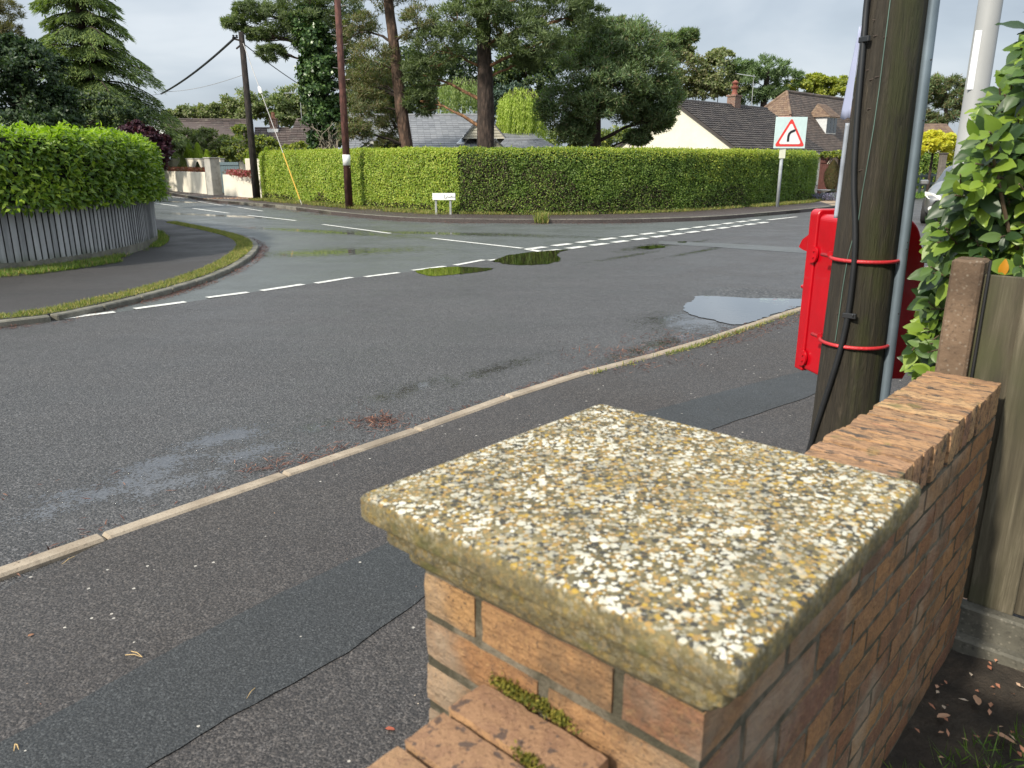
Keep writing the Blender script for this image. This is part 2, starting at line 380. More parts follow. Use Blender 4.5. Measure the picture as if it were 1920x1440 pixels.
# near kerb (pavement side edge), from the photo
kn_px = [(0, 1103), (202, 1008), (542, 890), (790, 806), (960, 745), (1105, 699), (1300, 648), (1495, 583)]
kn = [P(u, v_, .03)[:2] for u, v_ in kn_px]
d0 = np.array([.64, .768]); d1 = np.array([.68, .733])
kn = [kn[0]-d0*k for k in (9, 4, 1.5)]+kn+[kn[-1]+d1*k for k in (2, 5, 9)]+[kn[-1]+d1*9+np.array([.80, .6])*12]
def offset(path, d):
    o_ = []
    for i, p in enumerate(path):
        a = path[max(i-1, 0)]; c = path[min(i+1, len(path)-1)]; t_ = np.array(c)-np.array(a); t_ = t_/np.linalg.norm(t_)
        o_.append(np.array(p)+np.array([-t_[1], t_[0]])*d)
    return o_
def resample(path, step):
    path = [np.array(p, float) for p in path]; out_ = [path[0]]; acc = 0
    for a, c in zip(path[:-1], path[1:]):
        Ls = np.linalg.norm(c-a); q = step-acc
        while q <= Ls: out_.append(a+(c-a)*q/Ls); q += step
        acc = Ls-(q-step)
    return out_
def smooth_path(pts, it=2):
    pts = [np.array(p, float) for p in pts]
    for _ in range(it):
        q = [pts[0]]
        for a, c in zip(pts[:-1], pts[1:]): q += [a*.75+c*.25, a*.25+c*.75]
        pts = q+[pts[-1]]
    return pts
KW = .085
kroad = offset(kn, KW)
# far edge of the main road: dashes across the side-road mouth, then the far kerb
dash_px = [(0, 609), (110, 599), (215, 586), (348, 567), (465, 549), (568, 534), (660, 521), (748, 512), (834, 500), (907, 488), (985, 476), (1050, 470), (1120, 461), (1210, 447), (1290, 435), (1370, 424), (1440, 415)]
dash = [P(u, v_, .004)[:2] for u, v_ in dash_px]
kf_px = [(285, 357), (312, 364), (400, 380), (477, 386), (530, 391), (605, 401), (680, 409), (773, 416), (860, 418), (1007, 419), (1140, 419), (1240, 417), (1340, 413), (1435, 405), (1523, 397), (1610, 386), (1697, 377), (1745, 369)]
kf = [P(u, v_, .0)[:2] for u, v_ in kf_px]
kf = [kf[0]+np.array([-14, 9])]+kf+[kf[-1]+np.array([.75, .66])*18]
kf = smooth_path(kf, 1)
side_poly = [(-60, 6), (60, -10), (60, 70), (-60, 75)]
mb = MB(); mb.sheet(side_poly, 0.0); st(mb.build('side_road', m_side))
dl = dash[0]-d0*20
main_poly = [dl]+dash+[np.array(p) for p in kf[-8:]]+[np.array([60, 60]), np.array([60, 20]), np.array([8, -8]), np.array([-14, -8])]
main_poly = [dl]+dash+[P(1523, 392)[:2], P(1697, 370)[:2], kf[-1]+np.array([2, 3]), kf[-1]+np.array([14, -8])]+[p+np.array([.3, -.3]) for p in kn[::-1]]+[np.array([-9, -6])]
mb = MB(); mb.sheet(main_poly, .004); st(mb.build('main_road', m_main))
# trench reinstatement strips in the main road
def strip(name, pxs, z, mat_):
    mb = MB(); mb.sheet([P(u, v_, z)[:2] for u, v_ in pxs], z); return st(mb.build(name, mat_))
strip('road_patch', [(1235, 452), (1330, 455), (1500, 464), (1640, 472), (1640, 482), (1500, 474), (1320, 462), (1235, 457)], .008, asphalt('strip_asphalt', (.09, .095, .09), (.13, .135, .13), agg=120, rough=.5, bstr=.2))
strip('road_patch', [(1308, 549), (1345, 538), (1420, 541), (1500, 548), (1560, 552), (1560, 566), (1500, 566), (1400, 560), (1310, 560)], .008, m_patch)
strip('road_patch', [(478, 462), (508, 461), (503, 470), (480, 484), (448, 492), (455, 480)], .004, m_main)

# near pavement
pv = list(kn)+[np.array([40, 8]), np.array([30, -20]), np.array([-30, -20])]
mb = MB(); mb.prism(pv, -.02, .02); st(mb.build('pavement', m_pave))
tu = [(-60, 1424), (0, 1392), (215, 1277), (430, 1160), (560, 1095), (700, 1030), (900, 930), (1215, 772), (1400, 722), (1520, 692)]
tl = [(1520, 742), (1340, 802), (1100, 935), (800, 1115), (650, 1225), (450, 1335), (270, 1440), (100, 1550)]
wig = lambda pts, a: [p+np.array([mn.noise(Vector((p[0]*4, p[1]*4, a)))*.012+mn.noise(Vector((p[0]*17, p[1]*17, a)))*.008, mn.noise(Vector((p[0]*4, p[1]*4, a+9)))*.012]) for p in pts]
TU = resample([P(u, v_, .024)[:2] for u, v_ in tu], .03); TL = resample([P(u, v_, .024)[:2] for u, v_ in tl], .03)
e1 = TU[-1]+d1*9; e2 = TL[0]+d1*9
mb = MB(); mb.sheet(wig(TU, 1)+[e1, e2]+wig(TL, 4), .024); st(mb.build('pavement_patch', m_trench))
# near kerb stones
K = empty('kerb', (kn[6][0], kn[6][1], 0), 'flush pale concrete kerb running along the near pavement edge', 'kerb')
del K['label']; del K['category']; K['kind'] = 'structure'
def kerb_run(path, width, z0, z1, mat_, first=None, step=.915, gap=.008, parent=None, name='kerb_stone', inset=.012):
    pts = resample(path, step) if first is None else first
    mb = MB()
    for a, c in zip(pts[:-1], pts[1:]):
        a = np.array(a); c = np.array(c); L_ = np.linalg.norm(c-a)
        if L_ < .1: continue
        t_ = (c-a)/L_; nrm = np.array([-t_[1], t_[0]]); mid = (a+c)/2+nrm*width/2
        jz = random.uniform(-.004, .004)
        mb.box((mid[0], mid[1], (z0+z1)/2+jz), (L_-gap, abs(width), z1-z0), (t_[0], t_[1], 0), (nrm[0], nrm[1], 0), ch=inset)
    return mb.build(name, mat_, parent)
jn_px = [(202, 1008), (542, 890), (790, 806), (960, 745), (1105, 699)]
jn = [P(u, v_, .03)[:2] for u, v_ in jn_px]
pre = [jn[0]-d0*.915*k for k in range(10, 0, -1)]
pre = [p for p in pre]
post = resample([jn[-1]]+kn[9:], .915)
kerb_run(None, KW, -.08, .032, m_kerb, first=pre+jn+post[1:], parent=K)

# left corner pavement + kerb (raised)
kl_px = [(0, 601), (60, 597), (120, 587), (210, 567), (300, 545), (370, 524), (420, 504), (455, 484), (470, 470), (474, 460), (462, 448), (425, 437), (353, 422), (300, 412)]
kl = [P(u, v_, .05)[:2] for u, v_ in kl_px]
kl = [kl[0]-np.array([.72, .69])*k for k in (14, 5)]+kl+[kl[-1]+np.array([-8, 6]), kl[-1]+np.array([-20, 14])]
kl = smooth_path(kl, 2)
fl_px = [(0, 508), (60, 502), (150, 490), (194, 482), (250, 470), (285, 458), (299, 447)]
fl = [P(u, v_, .11)[:2] for u, v_ in fl_px]
fl = [fl[0]-np.array([.8, .6])*k for k in (9, 3)]+fl+[fl[-1]+np.array([-1.2, 2.2]), fl[-1]+np.array([-5, 5.5]), fl[-1]+np.array([-13, 11])]
fl = smooth_path(fl, 2)
mb = MB(); mb.prism([p for p in kl]+[np.array([-40, 40]), np.array([-40, 0])], -.02, .07); st(mb.build('pavement', m_pave_l))
K2 = empty('kerb', (kl[20][0], kl[20][1], 0), 'x', 'x'); del K2['label']; del K2['category']; K2['kind'] = 'structure'
kerb_run(kl, -.12, -.05, .066, m_kerb2, step=.6, parent=K2, gap=.01)
# far pavement + kerb
hb = [np.array(p) for p in kf]
mb = MB(); mb.prism([p for p in kf]+[np.array([70, 60]), np.array([60, 120]), np.array([-60, 120]), np.array([-60, 60])], -.02, .10); st(mb.build('pavement', m_pave_f))
K3 = empty('kerb', (kf[20][0], kf[20][1], 0), 'x', 'x'); del K3['label']; del K3['category']; K3['kind'] = 'structure'
kerb_run(kf, .13, -.05, .108, m_kerb2, step=.915, parent=K3, gap=.015)

# road markings
mb = MB()
def mark(p, q, width, z=.009):
    p = np.array(p[:2]); q = np.array(q[:2]); n_ = max(1, int(np.linalg.norm(q-p)/.15)); t_ = (q-p)/np.linalg.norm(q-p); nn = np.array([-t_[1], t_[0]])
    a_ = []; b2 = []
    for i in range(n_+1):
        c = p+(q-p)*i/n_; j = random.uniform(-.006, .006)
        a_.append((*(c+nn*(width/2+j)), z)); b2.append((*(c-nn*(width/2+j)), z))
    for i in range(n_): mb.quad(b2[i], b2[i+1], a_[i+1], a_[i])
for a, c in [((-20, 612), (58, 606)), ((103, 600), (215, 586)), ((252, 580), (348, 567)), ((388, 559), (465, 549)), ((490, 546), (568, 534)), ((592, 532), (660, 521)), ((684, 520), (748, 512)), ((774, 508), (834, 500)), ((853, 498), (907, 488)), ((916, 489), (962, 484)), ((975, 482), (1015, 475))]:
    mark(P(*a), P(*c), .11)
for r0, r1, off in (((988, 468), (1430, 411), 0), ((1017, 473), (1445, 416), 0)):
    A_ = P(*r0)[:2]; B_ = P(*r1)[:2]; Lr = np.linalg.norm(B_-A_); nn_ = 13; t_ = (B_-A_)/Lr; stp = Lr/nn_
    for k in range(nn_): mark(A_+t_*stp*k, A_+t_*(stp*k+stp*.68), .19)
mark(P(988, 468), P(1035, 476), .15)
mark(P(1440, 413), P(1493, 407), .12)
for a, c in [((810, 447), (980, 466)), ((605, 421), (732, 438)), ((464, 404), (555, 414)), ((362, 391), (430, 400)), ((292, 381), (334, 387))]:
    mark(P(*a), P(*c), .11, .006)
for a, c in [((305, 366), (345, 372)), ((372, 378), (420, 386)), ((425, 385), (492, 396))]: mark(P(*a), P(*c), .08, .006)
st(mb.build('road_markings', m_paint))

# puddles
def puddle(pxs, seed):
    pts = smooth_path([P(u, v_, .012)[:2] for u, v_ in pxs]+[P(*pxs[0], .012)[:2]], 2)[:-1]
    pts = resample(pts+[pts[0]], .03)
    pts = [p+np.array([mn.noise(Vector((p[0]*5, p[1]*5, seed))), mn.noise(Vector((p[0]*5, p[1]*5, seed+5)))])*.05+np.array([mn.noise(Vector((p[0]*16, p[1]*16, seed))), mn.noise(Vector((p[0]*16, p[1]*16, seed+5)))])*.035 for p in pts]
    mb = MB(); mb.sheet(pts, .0105); return st(mb.build('puddle', m_water))
puddle([(776, 507), (800, 503), (850, 499), (890, 501), (934, 503), (900, 509), (850, 515), (800, 518), (785, 513)], 1)
puddle([(922, 489), (945, 480), (975, 474), (1010, 471), (1050, 468), (1072, 467), (1040, 474), (1055, 488), (1030, 495), (980, 497), (945, 495)], 2)
puddle([(1300, 562), (1304, 553), (1360, 556), (1440, 559), (1540, 560), (1560, 562), (1497, 574), (1440, 592), (1385, 611), (1330, 598), (1290, 588), (1278, 575)], 3)
puddle([(1195, 463), (1220, 460), (1250, 460), (1240, 465), (1210, 467)], 5)
puddle([(1270, 453), (1290, 452), (1288, 454), (1272, 455)], 6)
0 and puddle([(250, 872), (300, 862), (335, 866), (325, 880), (290, 888), (262, 884)], 7)
0 and puddle([(150, 925), (185, 910), (200, 922), (215, 935), (190, 948), (160, 942)], 8)
0 and puddle([(375, 830), (410, 812), (440, 808), (430, 825), (400, 838)], 9)

# ------------------------------------------------------------ foliage materials
NEEDLE = leafmat('pine_needles', [(.038, .068, .024), (.065, .11, .038), (.095, .155, .055), (.125, .19, .07)], .55, .32)
NEEDLE_B = leafmat('pine_needles_brighter', [(.035, .068, .024), (.062, .125, .042), (.10, .185, .07), (.145, .24, .10)], .55, .35)
NEEDLE_O = leafmat('pine_needles_olive', [(.06, .075, .026), (.095, .115, .042), (.13, .15, .06), (.10, .09, .05)], .6, .32)
CEDARM = leafmat('cedar_spray', [(.05, .09, .035), (.085, .15, .045), (.13, .21, .055), (.17, .26, .065)], .55, .35, .5)
DARKM = leafmat('dark_leaf', [(.014, .034, .014), (.028, .06, .022), (.048, .088, .03)], .5, .25)
IVY = leafmat('ivy_leaf', [(.016, .045, .012), (.032, .08, .02), (.055, .12, .03), (.09, .17, .045)], .35, .1, 1.5)
MIDM = leafmat('mid_leaf', [(.055, .095, .028), (.09, .15, .042), (.13, .20, .06)], .55, .32)
PALEM = leafmat('pale_leaf', [(.10, .135, .06), (.15, .195, .085), (.19, .24, .11)], .6, .32)
LIMEM = leafmat('lime_leaf', [(.10, .15, .02), (.17, .24, .03), (.25, .31, .04)], .5, .35)
GOLDM = leafmat('gold_leaf', [(.15, .24, .035), (.22, .34, .055), (.29, .42, .09)], .55, .35, amt=.3)
YELM = leafmat('yellow_leaf', [(.28, .30, .02), (.42, .42, .03), (.5, .48, .06)], .5, .35, amt=.3)
BLUEM = leafmat('blue_leaf', [(.03, .06, .04), (.05, .10, .07), (.08, .14, .10)], .5, .2)
PURPM = leafmat('purple_leaf', [(.018, .008, .012), (.035, .013, .018), (.06, .022, .03)], .5, .15)
REDM = leafmat('red_flower', [(.12, .035, .02), (.16, .07, .04), (.12, .11, .05)], .6, .2)
LILACM = leafmat('lilac_flower', [(.09, .10, .16), (.13, .15, .20), (.05, .10, .04)], .6, .2)
LAUREL = leafmat('laurel_leaf', [(.035, .085, .008), (.065, .14, .011), (.105, .20, .015), (.16, .26, .02)], .42, .25, 1.2, .35)
LAUREL_T = leafmat('laurel_top_leaf', [(.10, .20, .014), (.15, .27, .02), (.20, .33, .035)], .4, .4, 1.2, .35)  # paler yellow-green leaves for the top band of the hedge
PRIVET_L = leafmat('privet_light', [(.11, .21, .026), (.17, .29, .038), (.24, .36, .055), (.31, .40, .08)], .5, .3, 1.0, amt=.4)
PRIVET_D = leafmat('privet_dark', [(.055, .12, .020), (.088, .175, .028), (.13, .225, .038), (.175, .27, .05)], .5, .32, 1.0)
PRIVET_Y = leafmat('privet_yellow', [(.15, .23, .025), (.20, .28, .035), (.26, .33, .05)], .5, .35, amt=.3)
DEADM = leafmat('dead_twigs', [(.014, .014, .006), (.030, .030, .013), (.048, .046, .022)], .8, 0, amt=.3)
HOLLYB = leafmat('leaf_litter', [(.16, .08, .04), (.30, .17, .09), (.42, .27, .15), (.5, .36, .24)], .7, .1, amt=.2)
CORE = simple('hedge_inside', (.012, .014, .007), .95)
def barkmat(name, a, b_, sc=6, bs=1.0):
    m, t, b, o = newmat(name); v = coord(t, scale=(1, 1, .25)); n = noise(t, v, sc, 6, .7, .5)
    vv = voro(t, coord(t, scale=(1, 1, .35)), sc*1.4)
    c = ramp(t, n, [(.3, a), (.7, b_)]); c = mixc(t, sstep(t, vv, .3, .6, 0, .6), c, [x*.4 for x in a])
    setc(t, b, c); b.inputs['Roughness'].default_value = .9; bump(t, b, math_(t, 'SUBTRACT', n, vv), bs, .04); return m
PBARK = barkmat('pine_bark', (.06, .038, .026), (.17, .10, .066))
PBARK_D = barkmat('dark_bark', (.035, .024, .018), (.09, .06, .045))
ORBARK = barkmat('orange_bark', (.20, .10, .05), (.36, .20, .10))

# ------------------------------------------------------------ trees
def blobs_pts(blobs, dens, subr=.30, n_sub=26, shell=.45):
    C = []; O = []
    for c, r in blobs:
        c = np.array(c); r = np.array(r); ns = int(n_sub)
        d = rdir(ns, .25); rad = rng.uniform(shell, 1, ns)**.6
        sc = c+d*r*rad[:, None]; sr = min(r)*subr*rng.uniform(.7, 1.35, ns)
        n = int(dens/ns)
        for k in range(ns):
            q = rng.normal(size=(n, 3)); q = norm(q)*(rng.random((n, 1))**.5)*sr[k]*np.array([1.25, 1.25, .7])
            C.append(sc[k]+q); O.append(norm(q+(sc[k]-c)*.5+[0, 0, .15*sr[k]]))
    return np.concatenate(C), np.concatenate(O)
def limb(mb, a, c, r0, r1, sag=.0, n=7, wob=.12, mi=0):
    a = np.array(a, float); c = np.array(c, float); L_ = np.linalg.norm(c-a); pts = []
    for i in range(n):
        t_ = i/(n-1); p = a+(c-a)*t_; s_ = math.sin(t_*math.pi)
        p = p+np.array([random.uniform(-1, 1), random.uniform(-1, 1), random.uniform(-1, 1)])*wob*L_*.22*s_+np.array([0, 0, sag*L_*s_]); pts.append(p)
    mb.tube(pts, [r0+(r1-r0)*i/(n-1) for i in range(n)], 6, mi=mi, cap=True, jit=.15)
    return pts
def tree(name, label, cat, base, trunk, rads, blobs, dens, leaf, lsize=(.2, .03), lmats=NEEDLE, bark=PBARK, group=None, limbmat=None, n_sub=26, subr=.30, attach=None, shell=.45, nseg=12, twigs=True, midx_fn=None, z_attach=None, tmpl=T_DIA, upb=.3):
    T = empty(name, tuple(base), label, cat, group)
    mb = MB(); tp_ = smooth_path(trunk, 2); rr = np.interp(np.linspace(0, 1, len(tp_)), np.linspace(0, 1, len(rads)), rads)
    mb.tube(tp_, list(rr), nseg, jit=.10)
    tz = np.array([p[2] for p in tp_])
    if twigs:
        for c, r in blobs:
            zt = max(tz[0]+.8*(tz[-1]-tz[0])*.25, min(tz[-1], c[2]-.35*np.linalg.norm(np.array(c[:2])-tp_[len(tp_)//2][:2]))) if z_attach is None else z_attach
            i = int(np.argmin(abs(tz-zt))); L_ = np.linalg.norm(np.array(c)-tp_[i])
            pts = limb(mb, tp_[i], c, min(rr[i]*.5, .03+.018*L_), .02, .05, mi=1)
            for _ in range(5):
                q = pts[random.randrange(3, 7)]; e_ = np.array(c)+rdir(1)[0]*np.array(r)*.8
                limb(mb, q, e_, .022, .008, 0, 5, .3, mi=1)
    tr = mb.build('trunk', [bark, limbmat or bark], T, smooth=True, uv=False)
    C, O = blobs_pts(blobs, dens, subr, n_sub, shell)
    n = len(C)
    if leaf == 'needle':
        D = norm(O*.45+rdir(n)*.9+[0, 0, upb]); Nn = norm(O*.9+rdir(n)*.55+[0, 0, .35])
    else:
        D = norm(O*.5+rdir(n)); Nn = norm(O+rdir(n)*.7+[0, 0, .4])
    mids = midx_fn(C, O) if midx_fn else None
    leaf_mesh('crown', C, D, Nn, lsize[0]*rng.uniform(.7, 1.3, n), lsize[1]*rng.uniform(.8, 1.2, n), lmats, T, tmpl, mids)
    return T
def pb(u, v_, Y, ru, rv, rd=None):     # a clump given in photo pixels at distance Y
    k = ppx(Y, v_); c = at(u, v_, Y); return (c, (ru*k, (rd or ru)*k, rv*k))
G0 = lambda u, v_, Y: np.array([*at(u, v_, Y)[:2], -.03])

# pine with leaning red trunk
Yp = 32
b0 = G0(766, 285, Yp)
tree('pine_tree', 'pine with a slightly leaning reddish bare trunk between the red-brown pole and the street sign', 'tree', b0,
     [b0, at(764, 285, Yp), at(752, 200, Yp), at(740, 90, Yp), at(727, 0, Yp), at(718, -90, Yp), at(712, -200, Yp)], [.30, .28, .24, .21, .18, .12, .05],
     [pb(700, 120, Yp, 42, 40), pb(675, 60, Yp+1, 45, 35), pb(690, 200, Yp, 38, 38), pb(668, 250, Yp-1, 30, 26), pb(735, 235, Yp+1.5, 26, 30), pb(715, 160, Yp+2, 30, 40),
      pb(790, 50, Yp-1, 42, 34), pb(700, -20, Yp, 60, 40), pb(780, -40, Yp, 60, 40), pb(735, -130, Yp, 70, 50), pb(725, 270, Yp+1, 26, 12), pb(670, 160, Yp+1, 26, 26)],
     3300, 'needle', (.17, .030), [NEEDLE_O, NEEDLE], PBARK, limbmat=PBARK_D, n_sub=44, subr=.27, midx_fn=lambda C, O: (rng.random(len(C)) < .35).astype(int))
# central pine
b0 = G0(911, 285, Yp-1); Y = Yp-1
tree('pine_tree', 'tall pine with straight dark ridged trunk rising behind the hedge middle', 'tree', b0,
     [b0, at(911, 280, Y), at(911, 180, Y), at(908, 100, Y), at(905, 20, Y), at(903, -80, Y), at(900, -190, Y)], [.38, .34, .31, .27, .24, .16, .06],
     [pb(820, 95, Y, 50, 42), pb(860, 40, Y-1, 50, 34), pb(960, 60, Y-1, 65, 40), pb(1050, 40, Y, 60, 45), pb(1010, 85, Y-1, 55, 32), pb(1100, 30, Y+1, 38, 30), pb(790, 140, Y+1, 40, 34),
      pb(788, 190, Y+1, 34, 26), pb(980, 0, Y, 80, 40), pb(870, -30, Y, 70, 40), pb(920, 20, Y-1.4, 40, 30), pb(1060, -20, Y, 60, 30), pb(930, -120, Y, 90, 50), pb(990, 115, Y, 30, 16)],
     4000, 'needle', (.18, .032), NEEDLE, PBARK_D, limbmat=ORBARK, n_sub=50, subr=.26)
# right hand rounded pine
Y = 34; b0 = G0(1115, 285, Y)
tree('pine_tree', 'rounded low pine with bushy green crown beside the cream bungalow gable', 'tree', b0,
     [b0, at(1115, 280, Y), at(1117, 190, Y), at(1122, 130, Y), at(1135, 70, Y)], [.30, .27, .22, .16, .08],
     [pb(1130, 95, Y, 62, 45), pb(1180, 90, Y-1, 62, 45), pb(1090, 140, Y-1, 60, 42), pb(1050, 205, Y-1, 42, 42), pb(1080, 250, Y-1, 34, 22), pb(1150, 160, Y-1.5, 66, 45), pb(1210, 140, Y-1, 56, 46),
      pb(1235, 180, Y, 42, 32), pb(1225, 225, Y, 34, 20), pb(1195, 258, Y, 24, 12), pb(1185, 205, Y-.5, 42, 26), pb(1120, 200, Y-2, 40, 30), pb(1150, 60, Y, 44, 24), pb(1250, 90, Y+1, 28, 24), pb(1240, 215, Y-.5, 26, 20), pb(1100, 80, Y+.5, 44, 30), pb(1290, 68, Y+1, 20, 9)],
     6800, 'needle', (.18, .038), [NEEDLE_B, NEEDLE, NEEDLE_O], PBARK_D, limbmat=PBARK_D, n_sub=60, subr=.36,
     midx_fn=lambda C, O: np.where(rng.random(len(C)) < .62, 0, np.where(rng.random(len(C)) < .3, 2, 1)))
# ivy clad pine
Y = 34; b0 = G0(612, 285, Y)
def ivyidx(C, O): return (C[:, 2] < at(600, 95, Y)[2]).astype(int)
T = tree('pine_tree', 'pine whose trunk is wrapped in dark ivy, branches reaching left over the black pole', 'tree', b0,
     [b0, at(612, 280, Y), at(606, 180, Y), at(596, 90, Y), at(580, 20, Y), at(565, -80, Y)], [.3, .28, .26, .22, .18, .08],
     [pb(520, 35, Y, 44, 26), pb(470, 22, Y, 34, 18), pb(440, 45, Y, 24, 9), pb(560, 60, Y, 40, 30), pb(510, 100, Y, 30, 14), pb(600, 30, Y, 50, 40), pb(560, -20, Y, 80, 36), pb(640, 20, Y+1, 40, 40), pb(640, 90, Y+1, 30, 40), pb(490, 65, Y, 30, 10), pb(560, -110, Y, 70, 50)],
     3600, 'needle', (.18, .032), NEEDLE, PBARK_D, limbmat=PBARK_D, n_sub=40)
bl = [pb(590, 80, Y-.4, 34, 34), pb(600, 130, Y-.4, 36, 36), pb(606, 180, Y-.4, 38, 34), pb(610, 225, Y-.4, 36, 34), pb(608, 262, Y-.2, 30, 22), pb(575, 40, Y-.2, 26, 30), pb(585, 150, Y-.3, 22, 50)]
C, O = blobs_pts(bl, 4200, .3, 40, .5)
leaf_mesh('ivy', C, norm(O*.5+rdir(len(C))+[0, 0, -.5]), norm(O+rdir(len(C))*.5), .13, .12, IVY, T, T_DIA)
mb = MB()
for k in range(26):
    a = at(random.uniform(585, 640), 285, Y-.9); c = at(random.uniform(575, 650), random.uniform(225, 262), Y-.9+random.uniform(-.3, .3)); limb(mb, a, c, .03, .008, .05, 6, .5)
mb.build('bare_twigs', simple('bleached_twig', (.30, .26, .20), .9), T, uv=False)

# layered cedar / fir
def layered(name, label, base, top_z, z0, rad_fn, mats, bark, n_br=90, cx=None):
    T = empty(name, tuple(base), label, 'tree'); mb = MB(); C = []; D = []; Nn = []
    top = np.array([base[0], base[1], top_z]); mb.tube([base, base+(top-base)*.5, top], [.34, .2, .03], 10, jit=.1)
    for k in range(n_br):
        tier = k//7; z = z0+(top_z-z0)*(tier*7/n_br)+random.uniform(-.10, .10); a = tier*.9+k*2*math.pi/7+random.uniform(-.3, .3); r = rad_fn(z)*random.uniform(.62, 1.12)
        d = np.array([math.cos(a), math.sin(a), 0]); sd = np.array([-d[1], d[0], 0])
        p0 = np.array([base[0], base[1], z]); m = 9; pts = []
        for i in range(m):
            t_ = i/(m-1); pts.append(p0+d*r*t_+np.array([0, 0, .10*r*math.sin(t_*2.2)-.30*r*t_*t_]))
        mb.tube(pts, [.05*(1-i/m)+.008 for i in range(m)], 5)
        n = int(1250*r/2.2+80); t_ = rng.uniform(.12, 1.04, n); s_ = rng.normal(size=n)*.15*r*(1-(t_-.55)**2*1.6)
        i0 = np.clip((t_*(m-1)).astype(int), 0, m-2); PP = np.array(pts); fr_ = (t_*(m-1)-i0)[:, None]
        q = PP[i0]*(1-fr_)+PP[i0+1]*fr_
        q = q+sd*s_[:, None]; q[:, 2] += -abs(s_)*.55-rng.random(n)**2*.16*r*.6+.02
        C.append(q); dd = d*.8+sd*np.sign(s_)[:, None]*rng.uniform(.1, .9, (n, 1)); dd = dd+rdir(n)*.25; dd[:, 2] -= .55; D.append(dd)
        Nn.append(np.tile([0, 0, 1.], (n, 1))+rdir(n)*.5)
    mb.build('trunk', bark, T, smooth=True, uv=False)
    C = np.concatenate(C); D = np.concatenate(D); Nn = np.concatenate(Nn); n = len(C)
    leaf_mesh('crown', C, D, Nn, .23*rng.uniform(.6, 1.4, n), .05, mats, T)
    return T
b0 = G0(182, 250, 42)
layered('cedar_tree', 'big layered conifer with drooping branch tips left of the open sky', b0, 15.5, 1.6, lambda z: max(.25, 4.1-(max(z, 3.3)-3.3)*.36), CEDARM, PBARK_D, 126)
b0 = G0(-70, 250, 40)
# dark round tree at far left + pine over it
Y = 30; b0 = G0(45, 250, Y)
tree('broadleaf_tree', 'very dark dense tree behind the laurel hedge at the left picture edge', 'tree', b0, [b0, at(45, 200, Y), at(50, 130, Y)], [.25, .2, .12],
     [pb(40, 200, Y, 75, 50), pb(60, 130, Y, 60, 42), pb(-10, 140, Y, 60, 60), pb(115, 200, Y, 30, 50), pb(20, 95, Y, 50, 26), pb(90, 235, Y-1, 50, 24)], 5200, 'leaf', (.15, .09), DARKM, PBARK_D, n_sub=40)
Y = 33; b0 = G0(-60, 250, Y)
tree('pine_tree', 'pine with sparse grey-green sprays poking in at the top left corner', 'tree', b0, [b0, at(-60, 100, Y), at(-50, 0, Y)], [.25, .2, .1],
     [pb(5, 20, Y, 32, 18), pb(15, 62, Y, 26, 16), pb(-40, 20, Y, 50, 40), pb(-60, -60, Y, 60, 40), pb(-20, 100, Y, 40, 20)], 1600, 'needle', (.2, .026), NEEDLE_O, PBARK_D)
Y = 38; b0 = G0(240, 250, Y)
tree('broadleaf_tree', 'dim green undergrowth tree below the drooping conifer', 'tree', b0, [b0, at(240, 235, Y)], [.15, .1],
     [pb(150, 235, Y, 60, 24), pb(235, 225, Y, 50, 24), pb(200, 205, Y+2, 60, 30), pb(120, 215, Y+2, 50, 30)], 3600, 'leaf', (.16, .09), [DARKM, MIDM], PBARK_D, midx_fn=lambda C, O: (rng.random(len(C)) < .3).astype(int))

def shrub(name, label, cat, blobs, dens, mats, lsize, Y=None, n_sub=24, subr=.32, bark=PBARK_D, group=None, zb=-.03, midx_fn=None, shell=.45):
    c = np.mean([np.array(b[0]) for b in blobs], 0); base = np.array([c[0], c[1], zb]); top = c
    return tree(name, label, cat, base, [base, (base+top)/2, top], [.08, .06, .03], blobs, dens, 'leaf', lsize, mats, bark, n_sub=n_sub, subr=subr, group=group, midx_fn=midx_fn, nseg=7, shell=shell)
shrub('purple_tree', 'round dark purple-leaved tree just past the end of the laurel hedge', 'tree', [pb(262, 255, 27, 34, 22), pb(290, 275, 27, 24, 26), pb(245, 275, 27, 34, 22), pb(275, 300, 27, 30, 22)], 3600, PURPM, (.13, .08))
# shrubs behind the rendered walls
Y = 45
shrub('shrub', 'wide olive green shrub behind the cream wall under the brown roof', 'shrub', [pb(345, 262, Y, 34, 20), pb(390, 262, Y, 40, 22), pb(335, 285, Y, 24, 18), pb(425, 275, Y, 26, 20), pb(370, 285, Y, 44, 18)], 2600, [MIDM, PALEM], (.15, .08), midx_fn=lambda C, O: (rng.random(len(C)) < .5).astype(int))
shrub('shrub', 'mid green shrub over the blue-grey gate', 'shrub', [pb(425, 292, 44, 30, 14), pb(450, 280, 44, 30, 22), pb(455, 250, 45, 16, 14)], 2200, [MIDM, LIMEM], (.14, .08), midx_fn=lambda C, O: (rng.random(len(C)) < .35).astype(int))
shrub('shrub', 'orange-tipped green shrub just right of the black pole', 'shrub', [pb(497, 272, 42, 26, 16), pb(515, 285, 42, 26, 14), pb(478, 290, 42, 22, 14)], 2200, [LIMEM, MIDM], (.13, .08), midx_fn=lambda C, O: (rng.random(len(C)) < .5).astype(int))
shrub('shrub', 'low yellow-green shrub beneath the ivy-clad pine', 'shrub', [pb(560, 280, 36, 26, 12), pb(585, 285, 36, 20, 10), pb(540, 285, 36, 20, 10)], 1800, [LIMEM, MIDM], (.12, .07), midx_fn=lambda C, O: (rng.random(len(C)) < .4).astype(int))
